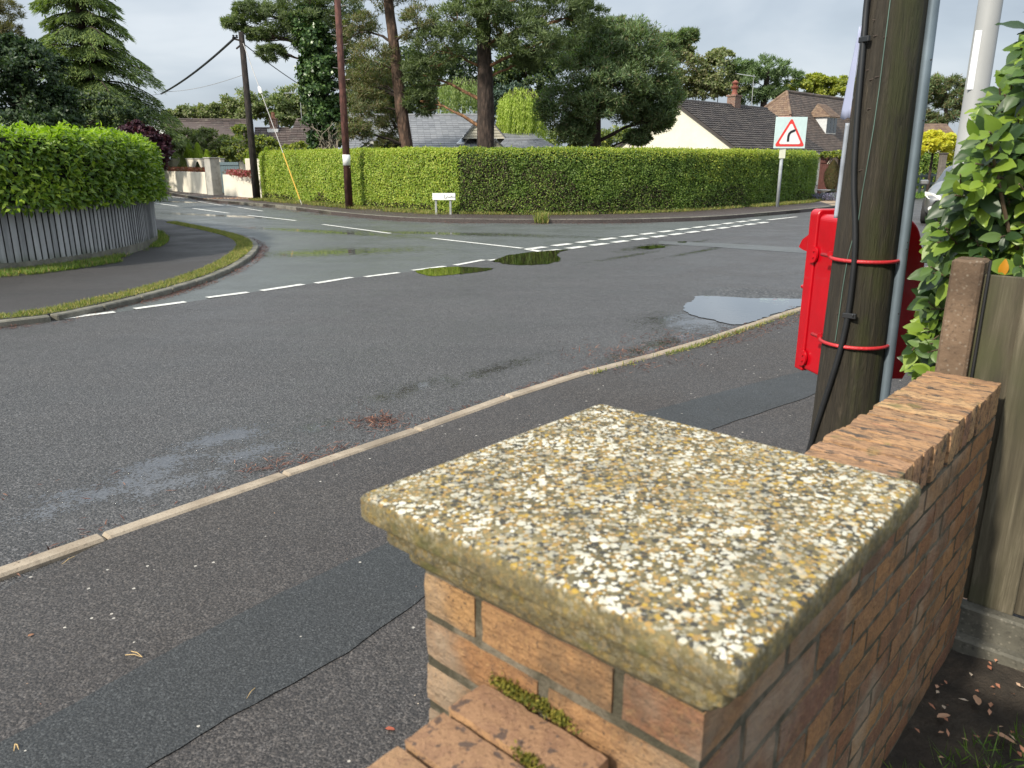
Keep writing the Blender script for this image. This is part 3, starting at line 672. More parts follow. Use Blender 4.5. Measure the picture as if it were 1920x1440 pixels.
def cone_bush(name, label, u, v0, v1, Y, ru, mats, n=2600, lz=.10, group=None, zb=None):
    k = ppx(Y, v1); base = at(u, v1, Y); top = at(u, v0, Y); hgt = top[2]-base[2]
    if zb is None: zb = base[2]
    T = empty(name, (base[0], base[1], zb), label, 'conifer', group); mb = MB(); mb.tube([(base[0], base[1], zb), (base[0], base[1], base[2]+hgt*.6)], .03, 6); mb.build('trunk', PBARK_D, T, uv=False)
    t_ = rng.random(n)**1.3; a = rng.uniform(0, 2*math.pi, n); rr = ru*k*(1-t_)**.8*(.75+.25*np.sin(a*3+t_*9))*rng.uniform(.75, 1.05, n)*np.minimum(1, .5+t_*4)
    C = np.stack([base[0]+rr*np.cos(a), base[1]+rr*np.sin(a), base[2]+hgt*t_], 1); O = np.stack([np.cos(a), np.sin(a), 1.2+0*a], 1)
    leaf_mesh('crown', C, O+rdir(n)*.3, np.stack([np.cos(a), np.sin(a), 0*a], 1)+rdir(n)*.4, lz, lz*.4, mats, T); return T
cone_bush('golden_conifer', 'left tip of the twin bright golden conifers behind the cream wall', 357, 271, 310, 43.5, 15, GOLDM)
cone_bush('golden_conifer', 'taller right one of the golden conifers behind the cream wall', 374, 270, 312, 43, 17, GOLDM)
cone_bush('golden_conifer', 'small golden conifer against the olive shrub, right of the taller golden one', 390, 283, 308, 42.5, 10, GOLDM)
cone_bush('golden_conifer', 'golden conifer peeping over the wall behind the black pole', 470, 285, 312, 40.5, 14, GOLDM)
cone_bush('golden_conifer', 'bright yellow-green conifer where the hedge begins, right of the black pole', 502, 278, 310, 38.5, 18, GOLDM)
# distant tree belt behind the left roofs
Y = 70
for (u, v_, ru, rv, lab) in [(352, 212, 26, 12, 'small pale far tree left of the belt beyond the brown roof'), (395, 210, 24, 15, 'pale feathery far tree over the middle of the brown ridge'), (425, 205, 22, 22, 'grey twiggy far tree left of the black pole'),
                             (460, 195, 36, 26, 'rounded far tree crossing behind the black pole'), (520, 192, 44, 26, 'broad dark far pine behind the chimney'), (560, 190, 34, 34, 'far pale tree touching the ivy-clad pine'), (325, 216, 20, 8, 'lowest far tree beside the conifer branch tips')]:
    shrub('far_tree', lab, 'tree', [pb(u, v_, Y, ru, rv), pb(u-ru*.5, v_+rv*.5, Y, ru*.7, rv*.8), pb(u+ru*.5, v_+rv*.4, Y, ru*.7, rv*.8), pb(u, v_+rv*1.2, Y, ru, rv*.6)], 1100, [PALEM, MIDM], (.26, .14), n_sub=22,
          group='distant trees beyond the left bungalows', midx_fn=lambda C, O, q=(.5 if u != 520 else .85): (rng.random(len(C)) < q).astype(int))
# middle distance behind the grey roof
Y = 50
shrub('broadleaf_tree', 'dark tall tree backing the grey roof between the two pine trunks', 'tree', [pb(820, 150, Y, 60, 50), pb(760, 150, Y, 50, 60), pb(880, 120, Y, 50, 50), pb(700, 160, Y, 60, 50), pb(660, 210, Y, 40, 40), pb(740, 210, Y, 40, 20)], 3800, [DARKM, MIDM], (.22, .13), n_sub=34, midx_fn=lambda C, O: (rng.random(len(C)) < .15).astype(int))
shrub('broadleaf_tree', 'dark green tree right of the straight trunk, yellow tinged top', 'tree', [pb(960, 110, Y-2, 40, 34), pb(1000, 150, Y-2, 50, 30), pb(945, 160, Y-2, 26, 34), pb(1040, 110, Y-2, 40, 40)], 3200, [DARKM, MIDM], (.2, .12), n_sub=30, midx_fn=lambda C, O: (rng.random(len(C)) < .35).astype(int))
shrub('broadleaf_tree', 'blue-green rounded tree between the dark trunk and the golden willow', 'tree', [pb(945, 185, 46, 24, 24), pb(930, 215, 46, 18, 26), pb(965, 172, 46, 22, 14)], 2400, BLUEM, (.14, .10))
def weeping(name, label, u, v0, v1, Y, ru, mats, bark, strands=170, lz=.12, dens=26, spread=1.0):
    k = ppx(Y, v1); top = at(u, v0, Y); bz = at(u, v1, Y)[2]; base = np.array([top[0], top[1], -.03])
    T = empty(name, tuple(base), label, 'tree'); mb = MB(); mb.tube([base, (base+top)/2, top-[0, 0, .3]], [.16, .12, .05], 8)
    C = []; D = []
    for s_ in range(strands):
        a = random.uniform(0, 2*math.pi); q = math.sqrt(random.random()); r = ru*k*q
        hz = top[2]-(top[2]-bz)*(.02+.26*q**2.6)+random.uniform(-.22, .12)
        p = np.array([top[0]+r*math.cos(a), top[1]+r*math.sin(a), hz]); low = bz+random.uniform(-.1, .6)*(hz-bz)*.6
        n = max(6, int(dens*(hz-low)/1.2)); t_ = rng.random(n)
        out_ = np.array([math.cos(a), math.sin(a), 0])*spread
        pts = p+out_*(.25*np.sqrt(t_))[:, None]*.6+np.stack([0*t_, 0*t_, (low-hz)*t_], 1)+rng.normal(size=(n, 3))*.03
        C.append(pts); D.append(np.tile([0, 0, -1.], (n, 1))+rdir(n)*.45+out_*.2)
        if s_ % 6 == 0: limb(mb, top-[0, 0, .5], p, .03, .01, .15, 5)
    mb.build('trunk', bark, T, uv=False)
    C = np.concatenate(C); D = np.concatenate(D); n = len(C)
    leaf_mesh('crown', C, D, rdir(n), lz*rng.uniform(.7, 1.3, n), lz*.24, mats, T); return T
weeping('weeping_willow', 'golden weeping willow glowing behind the grey roof extension', 978, 163, 262, 44, 42, GOLDM, PBARK_D, 420, .15, 34)
weeping('weeping_conifer', 'pale green weeping conifer behind the grey roof, left of the straight trunk', 868, 145, 215, 45, 44, leafmat('weeping_green', [(.09, .16, .045), (.14, .22, .065), (.19, .28, .09)], .5, .4), PBARK_D, 260, .17, 26, 1.5)
# trees behind the right-hand bungalow
Y = 100
shrub('far_tree', 'pale mottled tree just right of the rounded pine', 'tree', [pb(1290, 130, Y, 40, 30), pb(1265, 165, Y, 40, 30), pb(1320, 165, Y, 34, 26), pb(1275, 95, Y, 24, 20)], 2600, [PALEM, MIDM, NEEDLE_O], (.33, .20), midx_fn=lambda C, O: rng.integers(0, 3, len(C)), n_sub=30)
shrub('far_tree', 'light green tree directly behind the red chimney', 'tree', [pb(1345, 130, Y, 34, 28), pb(1330, 165, Y, 30, 22), pb(1370, 165, Y, 30, 20), pb(1350, 105, Y, 22, 14)], 2600, [PALEM, MIDM], (.33, .20), midx_fn=lambda C, O: (rng.random(len(C)) < .35).astype(int), n_sub=30)
tr_ = G0(1430, 200, Y)
tree('far_tree', 'dark flat-topped pine above the ridge between the chimney and the tiled house', 'tree', tr_, [tr_, at(1432, 190, Y), at(1438, 150, Y), at(1440, 125, Y)], [.5, .4, .3, .15],
     [pb(1440, 130, Y, 48, 22), pb(1405, 150, Y, 34, 20), pb(1475, 150, Y, 34, 16), pb(1410, 180, Y, 34, 16), pb(1455, 175, Y, 30, 14), pb(1390, 130, Y, 26, 16)], 2400, 'needle', (.5, .10), NEEDLE_B, PBARK_D)
shrub('far_tree', 'sunlit lime green tree behind the tiled roof ridge', 'tree', [pb(1510, 165, Y, 36, 20), pb(1545, 165, Y, 36, 20), pb(1470, 180, Y, 26, 12), pb(1580, 165, Y, 30, 20), pb(1530, 152, Y, 26, 10)], 2600, LIMEM, (.33, .20), n_sub=26)
tr_ = G0(1775, 250, 95)
tree('far_tree', 'grey-green pine standing right of the near wooden pole', 'tree', tr_, [tr_, at(1775, 240, 95), at(1772, 160, 95)], [.3, .25, .1],
     [pb(1770, 160, 95, 40, 18), pb(1740, 175, 95, 26, 16), pb(1800, 180, 95, 36, 22), pb(1765, 205, 95, 44, 22), pb(1745, 225, 95, 26, 14), pb(1830, 210, 95, 40, 30)], 2600, 'needle', (.5, .10), [NEEDLE_B, NEEDLE_O], PBARK_D, midx_fn=lambda C, O: (rng.random(len(C)) < .5).astype(int))
shrub('shrub', 'brilliant yellow bush over the far hedge right of the wooden pole', 'shrub', [pb(1735, 272, 36, 30, 16), pb(1765, 268, 36, 30, 18), pb(1750, 258, 36, 20, 10), pb(1790, 280, 36, 26, 20), pb(1716, 280, 36, 12, 12)], 2800, YELM, (.12, .08), n_sub=30)

shrub('broadleaf_tree', 'mid green leafy tree filling the gap under the rounded pine crown', 'tree', [pb(1160, 262, 62, 44, 24), pb(1110, 265, 62, 44, 26), pb(1060, 262, 62, 40, 30), pb(1200, 268, 62, 26, 18)], 2600, [MIDM, LIMEM], (.2, .13), midx_fn=lambda C, O: (rng.random(len(C)) < .25).astype(int), n_sub=34)
# ------------------------------------------------------------ hedges
def hedge(name, label, path, depth, z0, z1, lsize, mats, dens, rr=.25, side=1, midx_fn=None, tmpl=T_DIA, bulge=.05, top_extra=0, group=None, rand=.05, droop=.0):
    """path = foot line of the visible face; the inside lies to the left (side=1) or right of it"""
    path = smooth_path(path, 1); P_ = np.array([p[:2] for p in path]); seg = np.linalg.norm(np.diff(P_, axis=0), axis=1); cum = np.concatenate([[0], np.cumsum(seg)]); Lt = cum[-1]
    T = empty(name, (P_[len(P_)//2][0], P_[len(P_)//2][1], z0), label, 'hedge', group)
    prof_l = (z1-z0-rr)+rr*math.pi/2+(depth-rr); n = int(Lt*prof_l*dens)
    s_ = rng.random(n)*Lt; i = np.clip(np.searchsorted(cum, s_)-1, 0, len(seg)-1); f_ = ((s_-cum[i])/seg[i])[:, None]
    p = P_[i]*(1-f_)+P_[i+1]*f_; tg = np.gradient(P_, axis=0); tg = norm(tg); tt = norm(tg[i]*(1-f_)+tg[i+1]*f_); inn = np.stack([-tt[:, 1], tt[:, 0]], 1)*side
    q = rng.random(n)*prof_l; L1 = z1-z0-rr; L2 = rr*math.pi/2
    din = np.where(q < L1, 0, np.where(q < L1+L2, rr*(1-np.cos(np.clip((q-L1)/rr, 0, math.pi/2))), rr+q-L1-L2))
    z = np.where(q < L1, z0+q, np.where(q < L1+L2, z1-rr+rr*np.sin(np.clip((q-L1)/rr, 0, math.pi/2)), z1))
    th = np.where(q < L1, 0, np.where(q < L1+L2, np.clip((q-L1)/rr, 0, math.pi/2), math.pi/2))
    nx = -inn*np.cos(th)[:, None]; nrm = np.concatenate([nx, np.sin(th)[:, None]], 1)
    C = np.concatenate([p+inn*din[:, None], z[:, None]], 1)
    nz = vnoise(C, 1.1, 3)*bulge+vnoise(C, 4.0, 9)*bulge*.7
    C = C+nrm*(nz+rng.normal(size=n)*rand)[:, None]
    shoot = rng.random(n) < .006; C = C+nrm*(shoot*rng.uniform(.5, 1.6, n)*lsize[0])[:, None]
    D = norm(nrm*.35+rdir(n)*.75+np.array([0, 0, -droop])); Nn = norm(nrm*.8+rdir(n)*.55+[0, 0, .35])
    mi = midx_fn(C, s_/Lt, (z-z0)/(z1-z0)) if midx_fn else None
    leaf_mesh('foliage', C, D, Nn, lsize[0]*rng.uniform(.7, 1.25, n), lsize[1]*rng.uniform(.8, 1.2, n), mats, T, tmpl, mi)
    tgp = norm(np.gradient(P_, axis=0)); inp = np.stack([-tgp[:, 1], tgp[:, 0]], 1)*side
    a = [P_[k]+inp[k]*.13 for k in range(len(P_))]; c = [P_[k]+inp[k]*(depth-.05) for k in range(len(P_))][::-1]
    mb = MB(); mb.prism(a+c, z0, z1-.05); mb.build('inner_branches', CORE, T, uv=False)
    return T
# laurel hedge behind the palings
lp = offset(fl, -.12)
def lmi(C, s, h): return ((h+rng.normal(size=len(C))*.07) > .90).astype(int)
hedge('laurel_hedge', 'glossy bright green laurel hedge bulging over the grey paling fence', [np.array(p) for p in lp], 1.5, .93, 1.97, (.105, .048), [LAUREL, LAUREL_T], 1150, .28, 1, lmi, T_FOLD, bulge=.12, rand=.045, droop=.35)
# paling fence
T = empty('paling_fence', (fl[10][0], fl[10][1], .1), 'curved fence of weathered grey vertical boards under the laurel hedge', 'fence')
m_pale, t, b, o = newmat('weathered_board'); v = coord(t, scale=(1, 1, .08)); n_ = noise(t, v, 30, 5, .7)
c = ramp(t, n_, [(.3, (.13, .13, .13)), (.7, (.42, .415, .41))]); c = mixc(t, .5, c, ramp(t, island(t), [(0, (.20, .20, .20)), (.5, (.38, .375, .37)), (1, (.58, .57, .56))]))
gx = t.nodes.new('ShaderNodeSeparateXYZ'); t.links.new(coord(t), gx.inputs[0])
c = mixc(t, math_(t, 'MULTIPLY', sstep(t, gx.outputs[2], .35, .12, 0, 1), sstep(t, noise(t, coord(t), 3, 3), .4, .6, .1, .8)), c, (.07, .09, .03))
setc(t, b, c); b.inputs['Roughness'].default_value = .85; bump(t, b, n_, .6, .01)
bd = resample(fl, .098); mb = MB()
for a, c_ in zip(bd[:-1], bd[1:]):
    t_ = (c_-a)/np.linalg.norm(c_-a); nn = np.array([-t_[1], t_[0]]); m_ = (a+c_)/2; j = random.uniform(-.012, .012); tl_ = random.uniform(-.012, .012)
    tt = t_+nn*.24; tt /= np.linalg.norm(tt)
    mb.box((*(m_+nn*.0), .60+j), (.086, .016, .80), (tt[0], tt[1], 0), (-tt[1], tt[0], 0), (tl_*t_[0], tl_*t_[1], 1), ch=.003)
mb.build('boards', m_pale, T)
mb = MB(); mb.prism(list(offset(fl, .016))+list(offset(fl, .024))[::-1], .2, .98); mb.build('backing', simple('dark_backing', (.02, .02, .018), .9), T)
mb = MB(); fr1 = offset(fl, -.01); fr2 = offset(fl, .04); mb.prism(list(fr1)+list(fr2)[::-1], .02, .21)
mb.build('gravel_board', m_kerb2, T)
mb = MB(); bk = offset(fl, .03)
mb.prism(list(offset(fl, .03))+list(offset(fl, .06))[::-1], .55, .63); mb.build('rail', m_pale, T)

# far clipped hedge
hx = [(495, 374), (530, 377), (567, 380), (592, 382), (640, 386), (690, 390), (740, 394), (800, 398), (862, 401)]
h1 = [P(u, v_, .1)[:2] for u, v_ in hx]
h1 = [h1[0]+np.array([-.2, 2.0]), h1[0]+np.array([-.15, .6])]+h1
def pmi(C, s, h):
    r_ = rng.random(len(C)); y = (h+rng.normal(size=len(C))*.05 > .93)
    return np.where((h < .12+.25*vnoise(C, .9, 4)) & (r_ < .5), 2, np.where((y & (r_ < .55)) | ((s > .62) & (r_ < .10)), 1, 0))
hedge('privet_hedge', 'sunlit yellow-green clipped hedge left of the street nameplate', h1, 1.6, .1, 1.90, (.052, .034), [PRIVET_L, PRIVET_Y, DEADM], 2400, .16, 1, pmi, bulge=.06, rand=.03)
hx2 = [(864, 401), (940, 402), (1020, 402.5), (1100, 402), (1180, 400), (1260, 397), (1330, 393), (1400, 388), (1450, 384), (1500, 380), (1528, 375)]
h2 = [P(u, v_, .1)[:2] for u, v_ in hx2]
h2 = h2+[h2[-1]+np.array([.1, 1.5]), h2[-1]+np.array([-.6, 4.0])]
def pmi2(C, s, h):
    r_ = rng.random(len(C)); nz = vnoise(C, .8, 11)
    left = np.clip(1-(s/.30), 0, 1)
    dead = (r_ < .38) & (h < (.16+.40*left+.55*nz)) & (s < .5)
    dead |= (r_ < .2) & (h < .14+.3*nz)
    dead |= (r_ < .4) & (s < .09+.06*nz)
    yel = (h+rng.normal(size=len(C))*.05 > .90) & (r_ < .40+.5*np.exp(-((s-.45)/.22)**2))  # yellow leaves along the top put the sunlit rim into the colour
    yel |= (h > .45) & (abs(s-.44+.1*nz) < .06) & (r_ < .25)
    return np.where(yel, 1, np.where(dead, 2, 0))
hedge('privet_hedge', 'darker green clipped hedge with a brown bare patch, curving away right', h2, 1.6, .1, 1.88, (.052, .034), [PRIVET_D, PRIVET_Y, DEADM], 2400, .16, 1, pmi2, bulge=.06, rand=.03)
# far hedge past the drive
q = [at(1700, 322, 44)[:2], at(1730, 322, 44)[:2], at(1765, 322, 44)[:2], at(1830, 322, 44)[:2]]
hedge('far_hedge', 'olive clipped hedge under the bright yellow bush', [np.array(p) for p in q], 1.2, .1, at(1730, 290, 44)[2], (.12, .08), [PRIVET_D, PRIVET_Y], 420, .15, 1, lambda C, s, h: (rng.random(len(C)) < .15).astype(int))

# ------------------------------------------------------------ grass tufts, litter
def blades(name, C, hgt, mats, kind='stuff', lean=.5, wd=.006):
    n = len(C); D = rdir(n)*lean+[0, 0, 1]; o_ = leaf_mesh(name, C, D, rdir(n), hgt*rng.uniform(.4, 1.3, n), wd, mats, None, T_DIA, rng.integers(0, len(mats), n) if isinstance(mats, list) else None); o_['kind'] = kind; return o_
GRASS = leafmat('grass_blade', [(.06, .10, .02), (.10, .16, .03), (.17, .22, .05), (.25, .24, .09)], .6, .3, amt=.2)
GRASS_G = leafmat('grass_green', [(.04, .10, .015), (.07, .16, .02), (.12, .22, .03)], .5, .3, amt=.2)
def along(path, n, w0, w1, z, patchy=0, seed=0):
    P_ = np.array([p[:2] for p in path]); seg = np.linalg.norm(np.diff(P_, axis=0), axis=1); cum = np.concatenate([[0], np.cumsum(seg)])
    s_ = rng.random(n)*cum[-1]; i = np.clip(np.searchsorted(cum, s_)-1, 0, len(seg)-1); f_ = ((s_-cum[i])/seg[i])[:, None]
    p = P_[i]*(1-f_)+P_[i+1]*f_; t_ = norm(P_[i+1]-P_[i]); nn = np.stack([-t_[:, 1], t_[:, 0]], 1)
    q = rng.random(n); p = p+nn*(w0+(w1-w0)*q)[:, None]
    C = np.concatenate([p, np.full((n, 1), z)], 1)
    if patchy:
        k = vnoise(C, 1.3, seed)+vnoise(C, 5, seed+3)*.6; C = C[k > patchy+rng.normal(size=len(C))*.22]
    return C
kls = [p for p in kl if p[0] > -9 and p[1] < 22]
fls = [p for p in fl if p[0] > -11 and p[1] < 18]
blades('kerb_grass', along(kls, 36000, -.01, .27, .066, .0, 2), .050, GRASS, lean=.9)
blades('verge_grass', np.concatenate([along(fls, 15000, -.20, .0, .07, -.1, 5), along(fls[:len(fls)//2], 22000, -.50, .0, .07, -.1, 6)]), .085, [GRASS_G, GRASS], lean=.7, wd=.008)
blades('kerb_moss_tufts', along([p for p in kn[8:13]], 3500, -.05, .0, .02, .22, 8), .045, GRASS, lean=1.0)
hp = h1[2:]+h2[:-2]
blades('hedge_foot_grass', np.concatenate([along(h1[2:], 14000, -.75, .1, .10, -.05, 3), along(h2[:-2], 7000, -.25, .0, .10, -.1, 3), along(h2[7:-2], 9000, -.4, .0, .10, -.3, 3)]), .11, GRASS, lean=.7, wd=.014)
tc_ = P(1015, 419, 0); C = tc_+np.concatenate([np.clip(rng.normal(size=(240, 2)), -1.7, 1.7)*.10, np.zeros((240, 1))], 1)
o = blades('grass_tuft', C, .30, GRASS, kind='', lean=.35, wd=.02); del o['kind']; tag(o, 'single pale grass tuft growing in the gutter before the dark hedge', 'grass tuft')
def litter(name, C, l, wd, mats, flat=.25):
    n = len(C); D = rdir(n); D[:, 2] *= flat; Nn = rdir(n)*.35+[0, 0, 1]; o_ = leaf_mesh(name, C, D, Nn, l*rng.uniform(.5, 1.4, n), wd*rng.uniform(.6, 1.3, n), mats, None, T_FOLD); o_['kind'] = 'stuff'; return o_
NEEDLITTER = leafmat('fallen_needles', [(.03, .014, .008), (.06, .025, .014), (.09, .045, .026), (.14, .09, .05)], .8, 0, amt=.2)
Cn = [along(kls, 14000, -.28, .02, .012, -.1, 12), along(kn[2:13], 2600, KW, KW+.10, .012, .1, 14), along(kn[8:13], 2600, -.25, 0, .024, .15, 15)]
for (u, v_, s_, n) in [(700, 792, .10, 190), (712, 785, .05, 120), (500, 875, .07, 60), (585, 862, .09, 90), (1240, 655, .3, 400), (1190, 668, .25, 300), (1290, 632, .2, 200), (640, 838, .06, 40), (300, 930, .4, 40)]:
    p = P(u, v_, .012); Cn.append(np.concatenate([p[:2]+rng.normal(size=(n, 2))*s_*np.array([1.1, .8]), np.full((n, 1), .013)], 1))
Cn.append(along([p for p in kf if -16 < p[0] < 4], 9000, -.5, -.02, .014, -.05, 17)); Cn.append(along([p for p in kf if -16 < p[0] < 2], 6000, .15, 1.2, .104, .05, 18))
litter('fallen_pine_needles', np.concatenate(Cn), .055, .006, NEEDLITTER)
n = 45; C = np.stack([rng.uniform(-2.5, 1.5, n), rng.uniform(.8, 6, n), np.full(n, .026)], 1)
litter('pavement_grit', C, .007, .004, HOLLYB)
# a few distinct fallen pieces on the near pavement
STRAW = simple('dry_straw', (.55, .38, .17), .7); RLEAF = simple('red_dry_leaf', (.36, .09, .045), .7)
def twig(pxs, lab, mat_=STRAW, r=.0016):
    mb = MB()
    for a, c in pxs: mb.tube([P(*a, .027), (P(*a, .03)+P(*c, .03))/2+[0, .003, .004], P(*c, .027)], [r, r, r*.5], 5)
    return tag(mb.build('fallen_twig', mat_, uv=False), lab, 'twig')
twig([((246, 1221), (267, 1232)), ((235, 1228), (267, 1232))], 'forked straw-coloured twig lying on the pavement above the dark strip')
twig([((28, 1395), (26, 1408)), ((28, 1395), (35, 1405))], 'small straw twig on the dark strip near the bottom left corner')
twig([((140, 1043), (116, 1058))], 'pale single straw lying just beside the near kerb')
twig([((478, 1290), (462, 1310))], 'thin pale stalk on the pavement by the bottom of the dark strip', r=.0012)
def dleaf(u, v_, lab, mat_=RLEAF, l=.03, ang=0, z=.026, wd=.55):
    p = P(u, v_, z); D = np.array([[math.cos(ang), math.sin(ang), .05]]); o_ = leaf_mesh('fallen_leaf', [p], D, [[.2, .1, 1]], l, l*wd, mat_, None, T_BIG); return tag(o_, lab, 'leaf')
dleaf(722, 1366, 'small red leaf lying on the pavement left of the brick wall')
dleaf(52, 1193, 'brown crumpled leaf alone on the left pavement', simple('brown_leaf', (.3, .14, .07), .7), .022, 1)
for u, v_ in ((141, 833), (180, 1057)): pass

# ------------------------------------------------------------ brick garden wall
CT = np.array([.184, .983]); U = np.array([.67178, .74075]); V = np.array([.74075, -.67178]); U3 = np.array([*U, 0]); V3 = np.array([*V, 0])
def W3(u, v_, z): return np.array([*(CT+U*u+V*v_), z])
m_brick, t, b, o = newmat('brick'); v = coord(t); isl = island(t)
c = ramp(t, isl, [(.0, (.20, .08, .045)), (.18, (.44, .22, .085)), (.36, (.28, .12, .06)), (.52, (.46, .26, .105)), (.68, (.23, .105, .065)), (.84, (.40, .20, .075)), (1, (.36, .19, .10))])
nb = noise(t, v, 46, 6, .78, .2); c = mixc(t, sstep(t, nb, .44, .60, 0, .45), c, (.15, .08, .045))
c = mixc(t, sstep(t, noise(t, v, 80, 6, .75), .5, .68, 0, .6), c, (.44, .26, .11))
c = mixc(t, sstep(t, noise(t, v, 150, 4, .8), .56, .66, 0, .85), c, (.045, .032, .024))
stn = sstep(t, noise(t, v, 6.5, 5, .65), .48, .64, 0, .55); c = mixc(t, stn, c, (.095, .07, .045))
eff = sstep(t, noise(t, v, 3.1, 4, .6), .48, .66, 0, .5); c = mixc(t, eff, c, (.46, .38, .28))
setc(t, b, c); b.inputs['Roughness'].default_value = .85
bump(t, b, math_(t, 'ADD', noise(t, v, 60, 6, .75), math_(t, 'MULTIPLY', noise(t, coord(t, scale=(1, 1, 3)), 25, 4, .6), .8)), 1.0, .010)
m_cop, t, b, o = newmat('coping_brick'); v = coord(t); rotv = coord(t, rot=(0, 0, R(42))); isl = island(t)
mpn = t.nodes.new('ShaderNodeMapping'); mpn.inputs['Scale'].default_value = (.35, 1.6, 1); t.links.new(rotv, mpn.inputs[0])
c = ramp(t, isl, [(0, (.46, .26, .12)), (.4, (.36, .20, .10)), (.7, (.54, .33, .155)), (1, (.34, .17, .10))])
grain = noise(t, mpn.outputs[0], 60, 5, .75)
c = mixc(t, sstep(t, grain, .47, .58, 0, .75), c, (.15, .085, .05)); c = mixc(t, sstep(t, noise(t, mpn.outputs[0], 24, 5, .75), .53, .62, 0, .9), c, (.05, .045, .04))
c = mixc(t, sstep(t, noise(t, v, 11, 3, .6), .60, .70, 0, .5), c, (.10, .12, .03))
setc(t, b, c); b.inputs['Roughness'].default_value = .85; bump(t, b, math_(t, 'ADD', grain, noise(t, v, 90, 4, .7)), .9, .006)
m_cop2, t, b, o = newmat('smooth_coping_brick'); v = coord(t); isl = island(t)
c = ramp(t, isl, [(0, (.26, .13, .085)), (.35, (.48, .27, .125)), (.7, (.44, .27, .14)), (1, (.33, .175, .10))])
c = mixc(t, sstep(t, noise(t, v, 38, 6, .75), .46, .62, 0, .6), c, (.26, .14, .085)); c = mixc(t, sstep(t, noise(t, v, 48, 3, .6), .57, .63, 0, .85), c, (.085, .062, .055))
c = mixc(t, sstep(t, noise(t, v, 160, 3, .7), .55, .68, 0, .7), c, (.13, .07, .04))
setc(t, b, c); b.inputs['Roughness'].default_value = .85; bump(t, b, noise(t, v, 70, 6, .75), 1.0, .007)
m_mort, t, b, o = newmat('mortar'); v = coord(t)
c = ramp(t, noise(t, v, 25, 5, .7), [(.3, (.10, .085, .058)), (.7, (.27, .23, .165))]); c = mixc(t, sstep(t, noise(t, v, 6, 5, .7), .44, .58, 0, .8), c, (.045, .042, .022))
setc(t, b, c); b.inputs['Roughness'].default_value = .95; bump(t, b, noise(t, v, 120, 5, .7), 1.0, .008)
m_cap, t, b, o = newmat('lichen_stone'); v = coord(t)
def vd(scale, thr, lo_, off, wob=.35, detail=2):   # irregular lichen discs of one kind; returns a mask
    mm = t.nodes.new('ShaderNodeMapping'); mm.inputs['Location'].default_value = (off, off*1.7, off*.3); t.links.new(v, mm.inputs[0])
    ds = t.nodes.new('ShaderNodeTexNoise'); ds.inputs['Scale'].default_value = scale*1.7; ds.inputs['Detail'].default_value = 3; t.links.new(mm.outputs[0], ds.inputs['Vector'])
    ad = t.nodes.new('ShaderNodeVectorMath'); ad.operation = 'MULTIPLY_ADD'; t.links.new(ds.outputs['Color'], ad.inputs[0]); ad.inputs[1].default_value = (wob*1.3/scale,)*3; t.links.new(mm.outputs[0], ad.inputs[2])
    vo = t.nodes.new('ShaderNodeTexVoronoi'); vo.inputs['Scale'].default_value = scale; t.links.new(ad.outputs[0], vo.inputs['Vector'])
    sc_ = t.nodes.new('ShaderNodeSeparateColor'); t.links.new(vo.outputs['Color'], sc_.inputs[0])
    size = math_(t, 'MULTIPLY', sc_.outputs[0], thr)
    on = math_(t, 'GREATER_THAN', sc_.outputs[1], lo_)
    return math_(t, 'MULTIPLY', sstep(t, math_(t, 'SUBTRACT', size, vo.outputs['Distance']), -.02, .05), on)
c = ramp(t, noise(t, v, 14, 5, .65), [(.3, (.08, .068, .036)), (.5, (.17, .14, .07)), (.7, (.28, .225, .11))])
c = mixc(t, sstep(t, noise(t, v, 150, 4, .7), .45, .65, 0, .65), c, (.07, .06, .032))
pz = sstep(t, noise(t, v, 8, 5, .7), .40, .58, .38, 1)
c = mixc(t, math_(t, 'MULTIPLY', vd(170, .80, .25, 3.1), .85), c, (.36, .22, .07))
c = mixc(t, math_(t, 'MULTIPLY', vd(105, .62, .45, 8.7), .9), c, (.42, .27, .045))
c = mixc(t, math_(t, 'MULTIPLY', vd(110, .70, .28, 5.2), .9), c, (.04, .04, .035))
wmask = math_(t, 'MULTIPLY', vd(92, .66, .30, 1.3, .45), pz); wmask2 = math_(t, 'MULTIPLY', vd(175, .74, .30, 2.3, .45), pz)
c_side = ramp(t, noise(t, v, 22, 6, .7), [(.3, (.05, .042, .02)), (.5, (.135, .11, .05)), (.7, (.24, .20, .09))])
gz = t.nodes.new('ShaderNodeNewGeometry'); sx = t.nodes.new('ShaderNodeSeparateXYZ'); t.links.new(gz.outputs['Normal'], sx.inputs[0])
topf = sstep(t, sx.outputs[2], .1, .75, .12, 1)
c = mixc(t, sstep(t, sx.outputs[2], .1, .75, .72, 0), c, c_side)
wm = math_(t, 'MULTIPLY', math_(t, 'MAXIMUM', wmask, wmask2), topf)
c = mixc(t, wm, c, ramp(t, noise(t, v, 70, 2), [(.3, (.50, .47, .36)), (.7, (.74, .70, .58))]))
mossm = math_(t, 'MULTIPLY', sstep(t, sx.outputs[2], .3, -.3), sstep(t, noise(t, v, 14, 4), .56, .68, 0, .7)); c = mixc(t, mossm, c, (.085, .085, .02))
setc(t, b, c); b.inputs['Roughness'].default_value = .9
bump(t, b, math_(t, 'ADD', math_(t, 'MULTIPLY', wm, .4), math_(t, 'ADD', noise(t, v, 45, 5, .7), math_(t, 'MULTIPLY', noise(t, v, 170, 3, .7), .5))), 1.0, .004)

